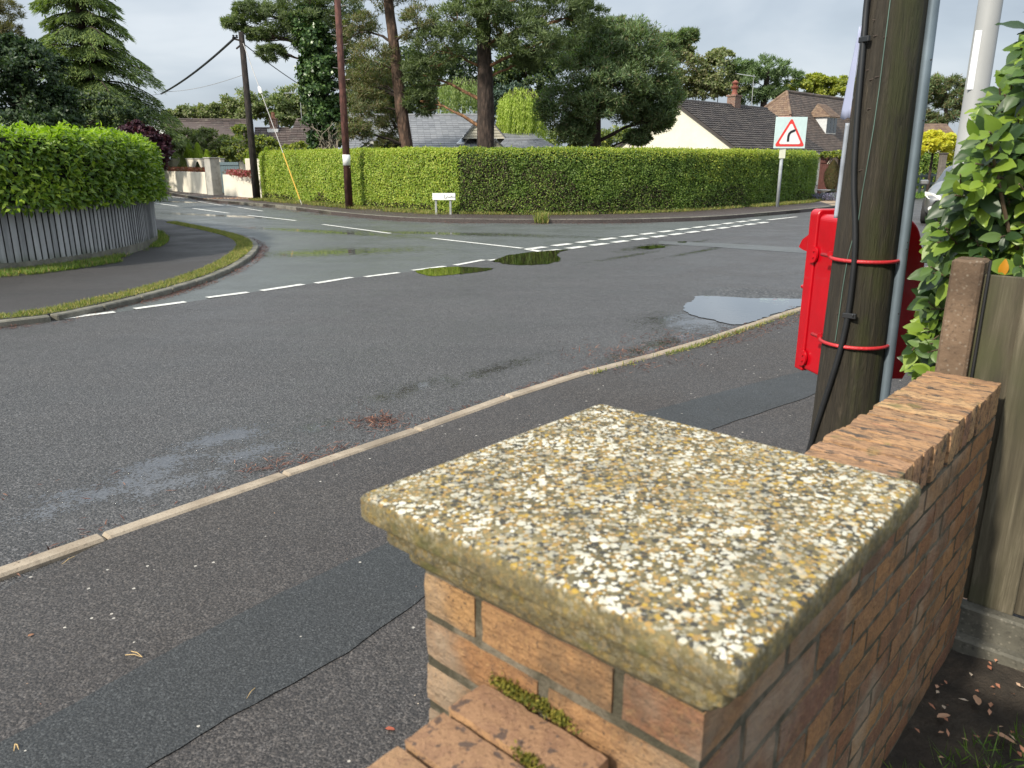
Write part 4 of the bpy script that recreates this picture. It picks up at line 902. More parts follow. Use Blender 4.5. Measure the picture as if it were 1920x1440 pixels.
def subdiv_box(nx, ny, nz):
    """unit box -.5...5 subdivided, returned as verts, quads"""
    key = {}; V_ = []; F_ = []
    def vi(p):
        k = tuple(np.round(p, 5))
        if k not in key: key[k] = len(V_); V_.append(p)
        return key[k]
    N_ = (nx, ny, nz)
    for ax in range(3):
        a1, a2 = (ax+1) % 3, (ax+2) % 3
        for sg in (-.5, .5):
            for i in range(N_[a1]):
                for j in range(N_[a2]):
                    q = []
                    for di, dj in ((0, 0), (1, 0), (1, 1), (0, 1)):
                        p = np.zeros(3); p[ax] = sg; p[a1] = (i+di)/N_[a1]-.5; p[a2] = (j+dj)/N_[a2]-.5; q.append(vi(p))
                    F_.append(tuple(q) if sg > 0 else tuple(q[::-1]))
    return np.array(V_), F_
def rbrick(mb, c, sz, X, Y, Z, rnd=.004, amp=.0011, res=.02, mi=0):
    sz = np.array(sz); n3 = [max(2, int(round(q/res))) for q in sz]
    V_, F_ = subdiv_box(*n3)
    # bunch outer rings to make a rounded arris
    p = V_*sz; h = sz/2
    inner = np.clip(p, -(h-rnd), h-rnd); edge = p-inner; nr = np.linalg.norm(edge, axis=1, keepdims=True)
    cnt = (abs(edge) > 1e-6).sum(1)
    p = np.where((cnt > 1)[:, None], inner+edge/(nr+1e-9)*rnd, p)
    out_ = np.array(c)+p[:, :1]*np.array(X)+p[:, 1:2]*np.array(Y)+p[:, 2:]*np.array(Z)
    dirn = norm(p/h)
    for i in range(len(out_)):
        w_ = Vector(out_[i]); d = mn.noise(w_*55)*amp+mn.noise(w_*19+Vector((5, 1, 2)))*amp*1.3
        if cnt[i] > 1: d -= max(0, mn.noise(w_*70+Vector((1, 9, 4))))*amp*3.2
        l_ = dirn[i]; out_[i] += (l_[0]*np.array(X)+l_[1]*np.array(Y)+l_[2]*np.array(Z))*d
    mb.add(out_, F_, mi)
BW = empty('brick_wall', tuple(W3(0, 0, 0)), 'orange-brown brick garden wall with square lichen-spotted pier cap', 'wall')
Z3 = np.array([0, 0, 1.])
PT = 1.186-.112       # top of pier brickwork
mb = MB(); course = .075; ncs = int(PT/course)+1
for k in range(ncs):
    zc = PT-.005-course*k-.0325
    hi = k < 9; rs = .022 if hi else .05
    a = .22; d_ = .05125; j = lambda: random.uniform(-.0015, .0015)
    def br(u, v_, along_u, ln=.212):
        X, Y = (U3, V3) if along_u else (V3, U3)
        rbrick(mb, W3(u+j(), v_+j(), zc+j()), (ln, .1025, .0625), X, Y, Z3, res=rs)
    if k % 2 == 0:   # faces at -u/+u show header, stretcher, header
        for sv in (-1, 1):
            for su in (-1, 1): br(su*.1125, sv*(a-d_), True)
        for su in (-1, 1): br(su*(a-d_), 0, False, .211)
    else:
        for su in (-1, 1):
            for sv in (-1, 1): br(su*(a-d_), sv*.1125, False)
        for sv in (-1, 1): br(0, sv*(a-d_), True, .211)
pier = mb.build('pier', m_brick, BW, smooth=2)
mb = MB(); mb.box(W3(0, 0, PT/2), (.432, .432, PT-.004), U3, V3); mb.build('mortar', m_mort, pier)
# cap stone: stacked square profile, finely divided and roughened
def square_loft(prof, n=44):
    mb = MB(); vs_ = []; fs = []; ring = 4*n
    for hs, z in prof:
        for s_ in range(4):
            for i in range(n):
                q = -1+2*i/n; p = [(q, -1), (1, q), (-q, 1), (-1, -q)][s_]
                rr_ = .011; x, y = p[0]*hs, p[1]*hs
                ax, ay = abs(x)-(hs-rr_), abs(y)-(hs-rr_)
                if ax > 0 and ay > 0:
                    l_ = math.hypot(ax, ay); k = rr_/l_ if l_ > 0 else 1; k = min(1, k) if l_ > rr_ else 1
                    x = math.copysign(hs-rr_+ax*k, x); y = math.copysign(hs-rr_+ay*k, y)
                w_ = Vector(W3(x, y, z)); d = mn.noise(w_*26)*.0007+mn.noise(w_*70)*.0007-max(0, mn.noise(w_*22+Vector((4, 4, 4))))*.0012
                l_ = math.hypot(x, y); vs_.append(W3(x+x/l_*d, y+y/l_*d, z+d*.5))
    for i in range(len(prof)-1):
        for k in range(ring): k2 = (k+1) % ring; fs.append((i*ring+k, i*ring+k2, (i+1)*ring+k2, (i+1)*ring+k))
    last = (len(prof)-1)*ring
    # bottom closing
    fs.append(tuple(range(ring))[::-1])
    mb.add(vs_, fs)
    # top grid
    hs, z = prof[-1]; g = n; gv = []; gf = []
    for a in range(g+1):
        for c_ in range(g+1):
            x = (-1+2*a/g)*(hs-.0); y = (-1+2*c_/g)*(hs-.0); edge = max(abs(x), abs(y))/hs
            if abs(abs(x)-hs) < 1e-6 and abs(abs(y)-hs) < 1e-6: x *= .985; y *= .985
            w_ = Vector(W3(x, y, z)); d = mn.noise(w_*30)*.0016+mn.noise(w_*9)*.002
            gv.append(W3(x, y, z+.002*(1-edge**6)+d*.6*(1 if edge < .97 else .3)))
    for a in range(g):
        for c_ in range(g): q = a*(g+1)+c_; gf.append((q, q+1, q+g+2, q+g+1)[::-1])
    mb.add(gv, gf)
    return mb
zt = 1.186
cap = square_loft([(.222, zt-.112), (.234, zt-.100), (.235, zt-.098), (.235, zt-.076), (.236, zt-.074), (.255, zt-.072), (.256, zt-.070), (.254, zt-.040), (.255, zt-.038), (.2775, zt-.036), (.279, zt-.033), (.279, zt-.006), (.277, zt-.002), (.272, zt)])
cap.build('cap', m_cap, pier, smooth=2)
# wall runs each side
ZW = H-.655; HW = ZW-.1025-.008
def wall_run(u0, u1, mat_c, nm, rough_amp, cop_from, zshift=0):
    mb = MB(); k = 0; z = HW-.005-.0325
    while z > -.03:
        off = (k % 2)*.1125; u = u0-.1125*(k % 2) if u1 > u0 else u0
        L_ = abs(u1-u0); sg = 1 if u1 > u0 else -1; q = -off
        while q < L_-.02:
            s0 = max(q, 0); s1 = min(q+.215, L_)
            if s1-s0 > .03:
                for sv in (-1, 1):
                    if sv < 0 and u1 < u0: pass
                    rbrick(mb, W3(u0+sg*(s0+s1)/2, sv*(.1075-.05125)+random.uniform(-.0008, .0008), z+random.uniform(-.0015, .0015)), (s1-s0-.003, .1025, .0625), U3, V3, Z3, res=.03, amp=.0016)
            q += .225
        z -= course; k += 1
    w_ = mb.build('wall_panel', m_brick, BW, smooth=2)
    mb = MB(); mb.box(W3((u0+u1)/2, 0, HW/2), (abs(u1-u0)-.002, .2085, HW-.002), U3, V3); mb.build('mortar', m_mort, w_)
    mb = MB(); sg = 1 if u1 > u0 else -1; q = cop_from; i = 0
    while q < abs(u1-u0)-.02:
        jv = random.uniform(-.004, .004)+(.016 if u1 < u0 else 0); tz = random.uniform(-.003, .003)
        rbrick(mb, W3(u0+sg*(q+.033), jv, ZW-.0513+tz), (.0665, .215 if u1 > u0 else .202, .1025), U3, V3, Z3, rnd=.004, amp=rough_amp, res=.0135)
        q += .0745; i += 1
    cp = mb.build('coping', mat_c, BW, smooth=2)
    mb = MB(); mb.box(W3((u0+u1)/2, .0 if u1 > u0 else .014, HW+.045), (abs(u1-u0)-.006, .200 if u1 > u0 else .185, .084), U3, V3); mb.build('mortar', m_mort, cp)
wall_run(.222, 1.855, m_cop, 'right', .0022, .004)
wall_run(-.222, -1.3, m_cop2, 'left', .0009, .012)
# moss cushions in the joint between pier and left coping
n = 1500; MOSS = leafmat('moss', [(.05, .07, .008), (.10, .12, .012), (.16, .16, .02)], .8, .1)
qs = np.array([(-.224, -.06, ZW-.002), (-.226, -.045, ZW+.002), (-.224, .03, ZW-.002), (-.223, .0, ZW), (-.226, -.03, ZW), (-.30, .05, ZW-.004)])
C = qs[rng.integers(0, len(qs), n)]+rng.normal(size=(n, 3))*np.array([.003, .011, .004]); C = np.array([W3(*q) for q in C])
leaf_mesh('moss', C, rdir(n, .8), rdir(n), .006, .003, MOSS, BW)

# soil bed, litter and grass inside the wall
g = [W3(-1, .10, 0)[:2], W3(1.86, .10, 0)[:2], W3(1.86, 3, 0)[:2], W3(-1, 3, 0)[:2]]
mb = MB(); nx = 60
gv = []; gf = []
for i in range(nx+1):
    for k in range(nx+1):
        u = .6+1.30*i/nx; v_ = .10+1.2*k/nx; p = W3(u, v_, 0); p[2] = .032+.014*mn.noise(Vector(p)*6)+.008*mn.noise(Vector(p)*22); gv.append(p)
for i in range(nx):
    for k in range(nx): q = i*(nx+1)+k; gf.append((q, q+1, q+nx+2, q+nx+1)[::-1])
mb.add(gv, gf); st(mb.build('soil', m_soil, smooth=True))
n = 300; C = np.array([W3(rng.uniform(.9, 1.84), .12+rng.random()**.8*1.0, .052) for _ in range(n)])
litter('leaf_litter', C, .022, .011, HOLLYB, .3)
for k, (u, v_, ang, l, lab) in enumerate([(1757, 1345, .3, .05, 'curled tan leaf at the middle of the soil bed'), (1835, 1322, 1.2, .055, 'orange-tan leaf right of the soil middle'), (1862, 1372, -.8, .06, 'long folded brown leaf near the right picture edge'),
                                           (1800, 1120, -.5, .05, 'pale brown leaf resting against the fence base board')]):
    dleaf(u, v_, lab, HOLLYB, l, ang, .06, .4)
C = []
La, Lb = P(1680, 1448, .04)[:2], P(1935, 1375, .04)[:2]
while len(C) < 3600:
    u, v_ = rng.uniform(.6, 1.7), rng.uniform(.12, 1.3); q = W3(u, v_, .04); jj = .05*mn.noise(Vector((u*9, v_*9, 0)))+.02*rng.normal()
    if (Lb[0]-La[0])*(q[1]-La[1])-(Lb[1]-La[1])*(q[0]-La[0]) < jj*.3: C.append(q)
blades('lawn_grass', np.array(C), .07, GRASS_G, lean=.8, wd=.004)

# ------------------------------------------------------------ timber fence at the right
m_fence, t, b, o = newmat('mossy_board'); v = coord(t, scale=(1, 1, .06)); n_ = noise(t, v, 26, 6, .7, .4)
c = ramp(t, n_, [(.34, (.02, .015, .009)), (.46, (.06, .047, .028)), (.56, (.10, .082, .052)), (.68, (.22, .185, .13))]); c = mixc(t, .35, c, ramp(t, island(t), [(0, (.035, .03, .018)), (1, (.11, .10, .065))]))
c = mixc(t, sstep(t, noise(t, coord(t, scale=(1, 1, .4)), 3.5, 4), .45, .62, 0, .75), c, (.050, .055, .018))
c = mixc(t, sstep(t, voro(t, coord(t, scale=(1, 1, .6)), 9), .05, .12, .7, 0), c, (.05, .04, .03))
setc(t, b, c); b.inputs['Roughness'].default_value = .8; bump(t, b, n_, .5, .006)
m_post = kerbmat('rough_brown_post', (.085, .053, .03), (.19, .125, .078))
FT = empty('timber_fence', tuple(W3(1.93, .4, 0)), 'mossy vertical board fence with concrete base board behind the wall end', 'fence')
mb = MB(); z1 = 1.275; q = .012; k = 0
while q < 2.6:
    wd = .135 if k else .128
    mb.box(W3(1.945-.012*(k % 2), q+wd/2-.02, (.17+z1)/2+random.uniform(-.004, .004)), (.018, wd, z1-.17), U3, V3, ch=.003); q += wd-.012; k += 1
mb.build('boards', m_fence, FT)
mb = MB(); mb.box(W3(1.90, 1.25, .10), (.05, 2.7, .15), U3, V3, ch=.008); mb.box(W3(1.865, 1.25, .035), (.06, 2.7, .08), U3, V3, ch=.008); mb.build('base_board', kerbmat('damp_concrete', (.07, .065, .05), (.15, .14, .11)), FT)
mb = MB(); mb.box(W3(1.955, -.052, .660), (.10, .092, 1.32), U3, V3, ch=.008); mb.build('post', m_post, FT)
mb = MB(); mb.tube([W3(1.925, .012, .3), W3(1.925, .008, .9), W3(1.927, .006, 1.32)], .0045, 6); mb.build('cable', simple('black_rubber', (.015, .015, .016), .5), FT, uv=False)

# ------------------------------------------------------------ telegraph pole
BLACK = simple('black_cable', (.018, .019, .021), .42, var=.2)
PC = np.array([1.62, 3.575]); PH = 7.6
vd_ = PC/np.linalg.norm(PC); rd_ = np.array([vd_[1], -vd_[0]])
def prad(z): return .150-.0125*z if z < 2.4 else .120-.006*(z-2.4)
m_pole, t, b, o = newmat('pole_timber'); v = coord(t, scale=(1, 1, .07)); g1 = noise(t, v, 60, 6, .75, .8); g2 = noise(t, coord(t, scale=(1, 1, .18)), 9, 5, .65, 1.2)
c = ramp(t, g1, [(.3, (.008, .006, .004)), (.5, (.022, .017, .010)), (.63, (.05, .039, .025)), (.76, (.15, .12, .085))])
c = mixc(t, sstep(t, g2, .42, .6, 0, .55), c, (.035, .028, .018))
sep = t.nodes.new('ShaderNodeSeparateXYZ'); t.links.new(coord(t), sep.inputs[0])
sd = math_(t, 'ADD', math_(t, 'MULTIPLY', sep.outputs[0], float(rd_[0])), math_(t, 'MULTIPLY', sep.outputs[1], float(rd_[1])))
alg = math_(t, 'MULTIPLY', sstep(t, sd, float(PC@rd_)-.05, float(PC@rd_)+.05), sstep(t, noise(t, coord(t, scale=(1, 1, .3)), 9, 5, .7), .42, .62, .15, .8))
c = mixc(t, alg, c, (.032, .036, .006))
setc(t, b, c); b.inputs['Roughness'].default_value = .78
bump(t, b, math_(t, 'ADD', g1, g2), .9, .012)
TP = empty('telegraph_pole', (PC[0], PC[1], 0), 'thick mossy wooden telegraph pole standing right behind the brick wall', 'pole')
mb = MB(); n = 72; zs = np.linspace(-.05, PH, 150); vs_ = []; fs = []
for i, z in enumerate(zs):
    for k in range(n):
        a = 2*math.pi*k/n; r = prad(max(z, 0)); w_ = Vector((math.cos(a)*3.2, math.sin(a)*3.2, z*.35))
        r += mn.noise(w_)*.0035+mn.noise(Vector((math.cos(a)*14, math.sin(a)*14, z*.8)))*.0018
        crk = abs(mn.noise(Vector((math.cos(a)*5+3, math.sin(a)*5, z*.15)))); r -= max(0, .035-crk)*.16
        vs_.append((PC[0]+r*math.cos(a), PC[1]+r*math.sin(a), z))
for i in range(len(zs)-1):
    for k in range(n): k2 = (k+1) % n; fs.append((i*n+k, i*n+k2, (i+1)*n+k2, (i+1)*n+k))
fs.append(tuple((len(zs)-1)*n+k for k in range(n))); mb.add(vs_, fs); mb.build('shaft', m_pole, TP, smooth=True, uv=False)
def onpole(u, v_, off):               # nearest point of the shaft's front surface seen at a photo pixel
    d = ray(u, v_); o_ = np.array([0, 0, H]); z = 1.2
    for _ in range(4):
        r = prad(z)+off; A_ = d[0]**2+d[1]**2; B_ = -2*(d[0]*PC[0]+d[1]*PC[1]); C_ = PC@PC-r*r; D_ = B_*B_-4*A_*C_
        if D_ > 0: t_ = (-B_-math.sqrt(D_))/(2*A_); p = o_+d*t_
        else:
            t_ = -B_/(2*A_); p = o_+d*t_; q = p[:2]-PC; p[:2] = PC+q/np.linalg.norm(q)*r
        z = p[2]
    return p
cab = [(1636, -60), (1625, 0), (1619, 80), (1612, 160), (1605, 250), (1600, 340), (1604, 420), (1603, 480), (1597, 540), (1590, 592), (1580, 640), (1566, 690), (1548, 745), (1530, 800), (1512, 860)]
mb = MB(); mb.tube(smooth_path([onpole(u, v_, .014) for u, v_ in cab], 2), .0125, 10); c_o = mb.build('cable', BLACK, TP, smooth=True, uv=False)
for (u, v_) in ((1590, 592), (1619, 74)):
    mb = MB(); p = onpole(u, v_, .02); rgt = np.array([*rd_, 0]); q = p+rgt*.012; out_ = np.array([*(p[:2]-PC), 0]); out_ /= np.linalg.norm(out_); tg_ = np.cross(out_, Z3)*-1
    mb.box(p+np.array([0, 0, 0])+tg_*.006, (.060, .016, .024), tg_, out_, Z3, ch=.003); mb.build('cable_clip', BLACK, TP)
mb = MB(); p = onpole(1598, 591, .032); mb.tube([p-[0, .004, 0], p-np.array([*vd_, 0])*.004], .006, 10); mb.build('screw', simple('zinc', (.55, .55, .55), .3, 1), TP, uv=False)
mb = MB(); wpx = [(1675, -40), (1668, 10), (1658, 90), (1648, 170), (1638, 240), (1626, 310), (1617, 360), (1610, 410), (1604, 430), (1590, 480), (1580, 540), (1572, 600), (1566, 640)]
mb.tube([onpole(u, v_, .004) for u, v_ in wpx], .0018, 6); mb.build('thin_wire', simple('green_wire', (.10, .17, .14), .5), TP, uv=False)
m_st = simple('rusty_staple', (.06, .04, .03), .7)
for (u, v_) in [(1660, 70), (1628, 132), (1634, 150), (1645, 145), (1630, 205), (1614, 320), (1572, 588), (1642, 68), (1640, 38)]:
    p = onpole(u, v_, .002); rgt = np.array([*rd_, 0]); mb = MB(); mb.tube([p-rgt*.009, p+rgt*.009+[0, 0, .004]], .002, 5); mb.build('staple', m_st, TP, uv=False)
# galvanised cable guard on the right
m_galv, t, b, o = newmat('galvanised'); v = coord(t)
setc(t, b, ramp(t, noise(t, v, 5, 4), [(.3, (.13, .165, .195)), (.7, (.20, .25, .29))])); b.inputs['Metallic'].default_value = .35; b.inputs['Roughness'].default_value = .45
def guard(name, sideang, z0, z1, wr, mat_, off=.012):
    mb = MB(); m = 30; nn = 10; vs_ = []; fs = []
    for i in range(m+1):
        z = z0+(z1-z0)*i/m; a0 = sideang; rr_ = prad(z)+off; c_ = PC+np.array([math.cos(a0), math.sin(a0)])*rr_
        for k in range(nn):
            a = 2*math.pi*k/nn; vs_.append((c_[0]+math.cos(a0)*math.cos(a)*wr*.9-math.sin(a0)*math.sin(a)*wr, c_[1]+math.sin(a0)*math.cos(a)*wr*.9+math.cos(a0)*math.sin(a)*wr, z))
    for i in range(m):
        for k in range(nn): k2 = (k+1) % nn; fs.append((i*nn+k, i*nn+k2, (i+1)*nn+k2, (i+1)*nn+k))
    fs.append(tuple(range(nn))[::-1]); fs.append(tuple(m*nn+k for k in range(nn))); mb.add(vs_, fs); return mb.build(name, mat_, TP, smooth=True, uv=False)
ar = math.atan2(rd_[1], rd_[0])
gd = guard('cable_guard', ar-.12, .0, 5.5, .026, m_galv, .018)
for z in (2.02, 1.78, 1.27, 1.24, .95):
    mb = MB(); c_ = PC+np.array([math.cos(ar-.3), math.sin(ar-.3)])*(prad(z)+.040); mb.tube([(c_[0]+.0, c_[1], z), (c_[0]-.006*vd_[0], c_[1]-.006*vd_[1], z)], .004, 6); mb.build('nail', BLACK, gd, uv=False)
guard('cable_guard', ar+math.pi-.42, 1.36, 1.78, .013, simple('pale_plastic', (.30, .33, .38), .5), .022)
# curled pale notice behind the pole
mb = MB(); vs_ = []; fs = []; m = 10; n_ = 8
for i in range(m+1):
    for k in range(n_+1):
        f_ = i/m; z = 1.80+.38*f_; w_ = (.095-.075*f_)*k/n_; a = ar+math.pi-.10; c_ = PC+np.array([math.cos(a), math.sin(a)])*(prad(z)+.004+w_*.45)+vd_*(.04+w_*.5)
        vs_.append((c_[0], c_[1], z+.004*math.sin(k)))
for i in range(m):
    for k in range(n_): q = i*(n_+1)+k; fs.append((q, q+1, q+n_+2, q+n_+1))
mb.add(vs_, fs); o_ = mb.build('notice', simple('pale_notice', (.36, .39, .54), .5, var=.08), None, smooth=True, uv=False); sm = o_.modifiers.new('s', 'SOLIDIFY'); sm.thickness = .003
tag(o_, 'pale lilac curled notice hanging on the far side of the wooden telegraph pole', 'notice')

# ------------------------------------------------------------ red pole-mounted post box
m_red, t, b, o = newmat('post_office_red'); v = coord(t)
setc(t, b, ramp(t, noise(t, v, 6, 4), [(.3, (.38, .001, .006)), (.7, (.50, .002, .010))])); b.inputs['Roughness'].default_value = .32; b.inputs['Coat Weight'].default_value = .25
bump(t, b, math_(t, 'ADD', noise(t, v, 30, 4, .6), math_(t, 'MULTIPLY', noise(t, v, 110, 2), .3)), .22, .004)
ps = R(35); dB = np.array([*(math.cos(ps)*vd_-math.sin(ps)*rd_), 0]); wB = np.array([*(math.cos(ps)*rd_+math.sin(ps)*vd_), 0])
PB = empty('post_box', (PC[0]+dB[0]*.3, PC[1]+dB[1]*.3, .55), 'bright red lamp-style post box clamped behind the thick wooden pole', 'post box')
o0 = np.array([PC[0], PC[1], 0]); zb, ztp = .555, 1.385; WB = .44; off = .19
def B3(w_, d, z): return o0+wB*(off+w_)+dB*(.155+d)+Z3*z
def rpoly(hw_, za, zc, d, rl=.03, rr_=.14):
    q = [B3(-hw_, d, za)]+[B3(-hw_+rl-rl*math.cos(a_*math.pi/12), d, zc-rl+rl*math.sin(a_*math.pi/12)) for a_ in range(7)]
    q += [B3(hw_-rr_+rr_*math.sin(a_*math.pi/20), d, zc-rr_+rr_*math.cos(a_*math.pi/20)) for a_ in range(11)]+[B3(hw_, d, za)]
    return q
def bev(o_, w_):
    md = o_.modifiers.new('b', 'BEVEL'); md.width = w_; md.segments = 3; md.limit_method = 'ANGLE'; md.angle_limit = R(50); return o_
mb = MB(); mb.slab(rpoly(WB/2, zb+.012, ztp-.022, 0), dB*.2)
bo = bev(mb.build('body', m_red, PB), .014)
mb = MB(); mb.slab(rpoly(WB/2+.006, zb, ztp, .203), dB*.074)
mb.box(B3(0, .283, zb+.30), (WB-.04, .020, .50), wB, dB, ch=.008); dr = bev(mb.build('door', m_red, PB), .010)
mb = MB()
sec = [(0, -.03), (.0, .085), (.10, .03), (.125, -.01), (.09, -.02)]   # hood section: d, z
lft = [B3(-.195, .275+a, 1.19+c_) for a, c_ in sec]; mb.slab(lft, wB*.39); mb.build('hood', m_red, dr)
mb = MB(); mb.box(B3(-WB/2+.02, .30, .985), (.03, .03, .02), wB, dB, ch=.006); mb.build('door_catch', m_red, dr)
for z in (1.165, .63):
    mb = MB(); lug = []
    for k in range(14):
        a = math.pi*(-.5+k/13); lug.append(B3(-WB/2-.008, .195-.036*math.cos(a), z+.042*math.sin(a)))
    lug += [B3(-WB/2-.008, .22, z+.042), B3(-WB/2-.008, .22, z-.042)]
    mb.slab(lug, -wB*.010)
    for dz in (.018, -.012): p = B3(-WB/2-.018, .185, z+dz); mb.tube([p, p-wB*.006], .006, 8)
    mb.build('hinge', m_red, PB)
mb = MB(); bp = []                                         # round-topped back plate
hw = WB/2+.02
for k in range(13): a = math.pi/2*k/12; bp.append(B3(hw-.16+.16*math.sin(a), -.012, ztp-.10-.20+.16*math.cos(a)+.04))
for k in range(4): pass
bp = [B3(-hw+.10, -.012, zb+.02), B3(-hw+.10, -.012, ztp-.10)]+bp+[B3(hw, -.012, zb+.06), B3(hw-.03, -.012, zb-.005)]
mb.slab(bp, dB*.018); mb.build('back_plate', m_red, PB)
m_redd = simple('old_red_paint', (.50, .03, .035), .4, bmp=.4, bscale=90)
for z in (1.185, .795):
    mb = MB(); rr_ = prad(z)+.010; pts = []
    for k in range(25):
        a = -math.pi/2*1.12+math.pi*1.12*k/24; dv = -vd_*math.cos(a)+rd_*math.sin(a); pts.append((PC[0]+dv[0]*rr_, PC[1]+dv[1]*rr_, z))
    pts = [tuple(np.array(pts[0])+dB*.08)]+pts+[tuple(np.array(pts[-1])+dB*.08)]
    mb.tube(pts, .0085, 8); st_ = mb.build('clamp_bar', m_redd, PB, smooth=True, uv=False)
    mb = MB(); p = np.array(pts[1])-np.array([*rd_, 0])*.006+Z3*.012; mb.tube([p, p-np.array([*vd_, 0])*.03], .013, 6); mb.build('nut', m_red, PB, uv=False)

# ------------------------------------------------------------ large leaved shrub over the fence
SHR = leafmat('shrub_leaf', [(.016, .042, .012), (.028, .065, .016), (.045, .10, .02), (.07, .14, .028)], .40, .22, 3.0, .45, amt=.3)
SHY = leafmat('shrub_young_leaf', [(.07, .145, .016), (.11, .20, .022), (.15, .26, .03)], .42, .3, 3.0, .45, amt=.2)
SHO = leafmat('shrub_old_leaf', [(.35, .17, .01), (.40, .22, .015)], .5, .3)
BS = empty('large_leaved_shrub', (2.3, 3.1, 0), 'big glossy-leaved evergreen shrub spilling over the timber fence at right', 'shrub')
sil = [(60, 1905), (110, 1888), (150, 1862), (200, 1808), (250, 1790), (300, 1772), (350, 1748), (400, 1728), (430, 1706), (470, 1708), (520, 1700), (560, 1712), (600, 1714), (640, 1690), (680, 1678), (710, 1705)]
mbt = MB(); tips = []
def leftlim(v_): return np.interp(v_, [s_[0] for s_ in sil], [s_[1] for s_ in sil])
tries = 0
while len(tips) < 600:
    v_ = random.uniform(70, 700); ll = leftlim(v_); u = ll+36+random.random()**1.1*(2040-ll-30); Yd = random.uniform(2.45, 3.3)
    if v_ > 470 and u > 1752+random.uniform(-6, 6): 
        if not (v_ < 530): continue
    if v_ > 500 and u > 1752: continue
    p = at(u, v_, Yd)
    fu, fv = (p[:2]-CT)@U, (p[:2]-CT)@V
    if fu < 2.02 and p[2] < 1.5: continue
    if fu < 1.90: continue
    tips.append(p)
for k in range(60):                    # lower hanging cluster left of the fence post
    v_ = random.uniform(560, 690); u = leftlim(v_)+random.uniform(25, 60); p = at(u, v_, random.uniform(2.75, 3.0)); tips.append(p)
for v_, u in [(20, 1925), (45, 1912), (90, 1900), (130, 1885), (165, 1860)]: tips.append(at(u+14, v_, 2.7))
C = []; D = []; Nn = []; MI = []; LS = []
root = np.array([2.55, 3.4, .3])
for i, p in enumerate(tips):
    out_ = p-(np.array([2.7, 3.35, 1.2])); out_ /= np.linalg.norm(out_); ax = norm((out_+rdir(1)[0]*.5+np.array([-.15, -.1, .25]))[None])[0]
    q = p-ax*.16
    mbt.tube([q-ax*.12+rdir(1)[0]*.03, q, p], [.005, .004, .0025], 5)
    nl = random.randint(6, 9); yng = random.random() < .34; s1 = np.cross(ax, [0, 0, 1.]); s1 /= np.linalg.norm(s1)+1e-9; s2 = np.cross(ax, s1)
    for j_ in range(nl):
        a = j_*2.4+random.random(); t_ = j_/nl; rad = s1*math.cos(a)+s2*math.sin(a)
        dd = rad*(1.0-.35*t_)+ax*(.35+.6*t_)+rdir(1)[0]*.2; dd[2] -= .28; C.append(q+ax*.17*t_); D.append(dd); nn = ax*.9-rad*.35+np.array([-.1, -.25, .55])+rdir(1)[0]*.25; Nn.append(nn)
        LS.append((.060 if t_ > .6 else .090)*random.uniform(.6, 1.3)); MI.append(1 if (yng and t_ > .25) or random.random() < .08 else 0)
for i in range(26):                    # main stems
    e_ = np.array(random.choice(tips)); limb(mbt, root+np.array([random.uniform(-.3, .3), random.uniform(-.2, .3), 0]), e_, .014, .005, .0, 7, .3)
mbt.build('branches', simple('shrub_twig', (.11, .075, .045), .8), BS, uv=False)
# deep interior foliage, so the shrub is dense
n = 2600; Cc = []
while len(Cc) < n:
    v_ = random.uniform(120, 520); u = leftlim(v_)+75+random.random()*400; p = at(u, v_, random.uniform(3.0, 3.7)); Cc.append(p)
Cc = np.array(Cc); C = np.concatenate([np.array(C), Cc]); D = np.concatenate([np.array(D), rdir(n)+[0, 0, -.2]]); Nn = np.concatenate([np.array(Nn), rdir(n)+[-.1, -.4, .5]])
LS = np.concatenate([LS, np.full(n, .085)]); MI = np.concatenate([MI, np.zeros(n, int)])
yl = at(1876, 520, 2.5); C = np.vstack([C, yl]); D = np.vstack([D, [.1, -.1, 1.0]]); Nn = np.vstack([Nn, [-.2, -.9, .2]]); LS = np.append(LS, .06); MI = np.append(MI, 2)
leaf_mesh('leaves', C, D, Nn, LS, LS*.50, [SHR, SHY, SHO], BS, T_BIG, MI, smooth=True)

# ------------------------------------------------------------ lamp column at the right
p = at(1847, 70, 6.4); LCc = (p[0], p[1], 0)
LP = empty('lamp_column', LCc, 'tall plain grey street lamp column rising behind the shrub', 'lamp column')
m_lc = simple('grey_column', (.33, .335, .33), .5, var=.08, scale=3)
mb = MB(); lathe(mb, LCc, [(.105, 0), (.105, 1.2), (.088, 1.25), (.082, 3), (.06, 8)], 28); mb.build('column', m_lc, LP, smooth=True)
mb = MB(); mb.tube([(p[0], p[1], 8), (p[0]-.3, p[1]+.3, 8.5), (p[0]-1.0, p[1]+1.0, 8.6)], .035, 8); mb.box((p[0]-1.3, p[1]+1.3, 8.6), (.6, .22, .12), (-.707, .707, 0), (.707, .707, 0), ch=.02); mb.build('lamp_head', m_lc, LP)
mb = MB(); pt = np.array(LCc)+np.array([-.085*.85, -.085*.5, 0]); mb.box(pt+[-.008, -.004, 2.35], (.045, .008, .42), rd_.tolist()+[0], vd_.tolist()+[0], ch=.002); mb.build('sticker', simple('white_plate', (.75, .76, .78), .4, var=.05), LP)

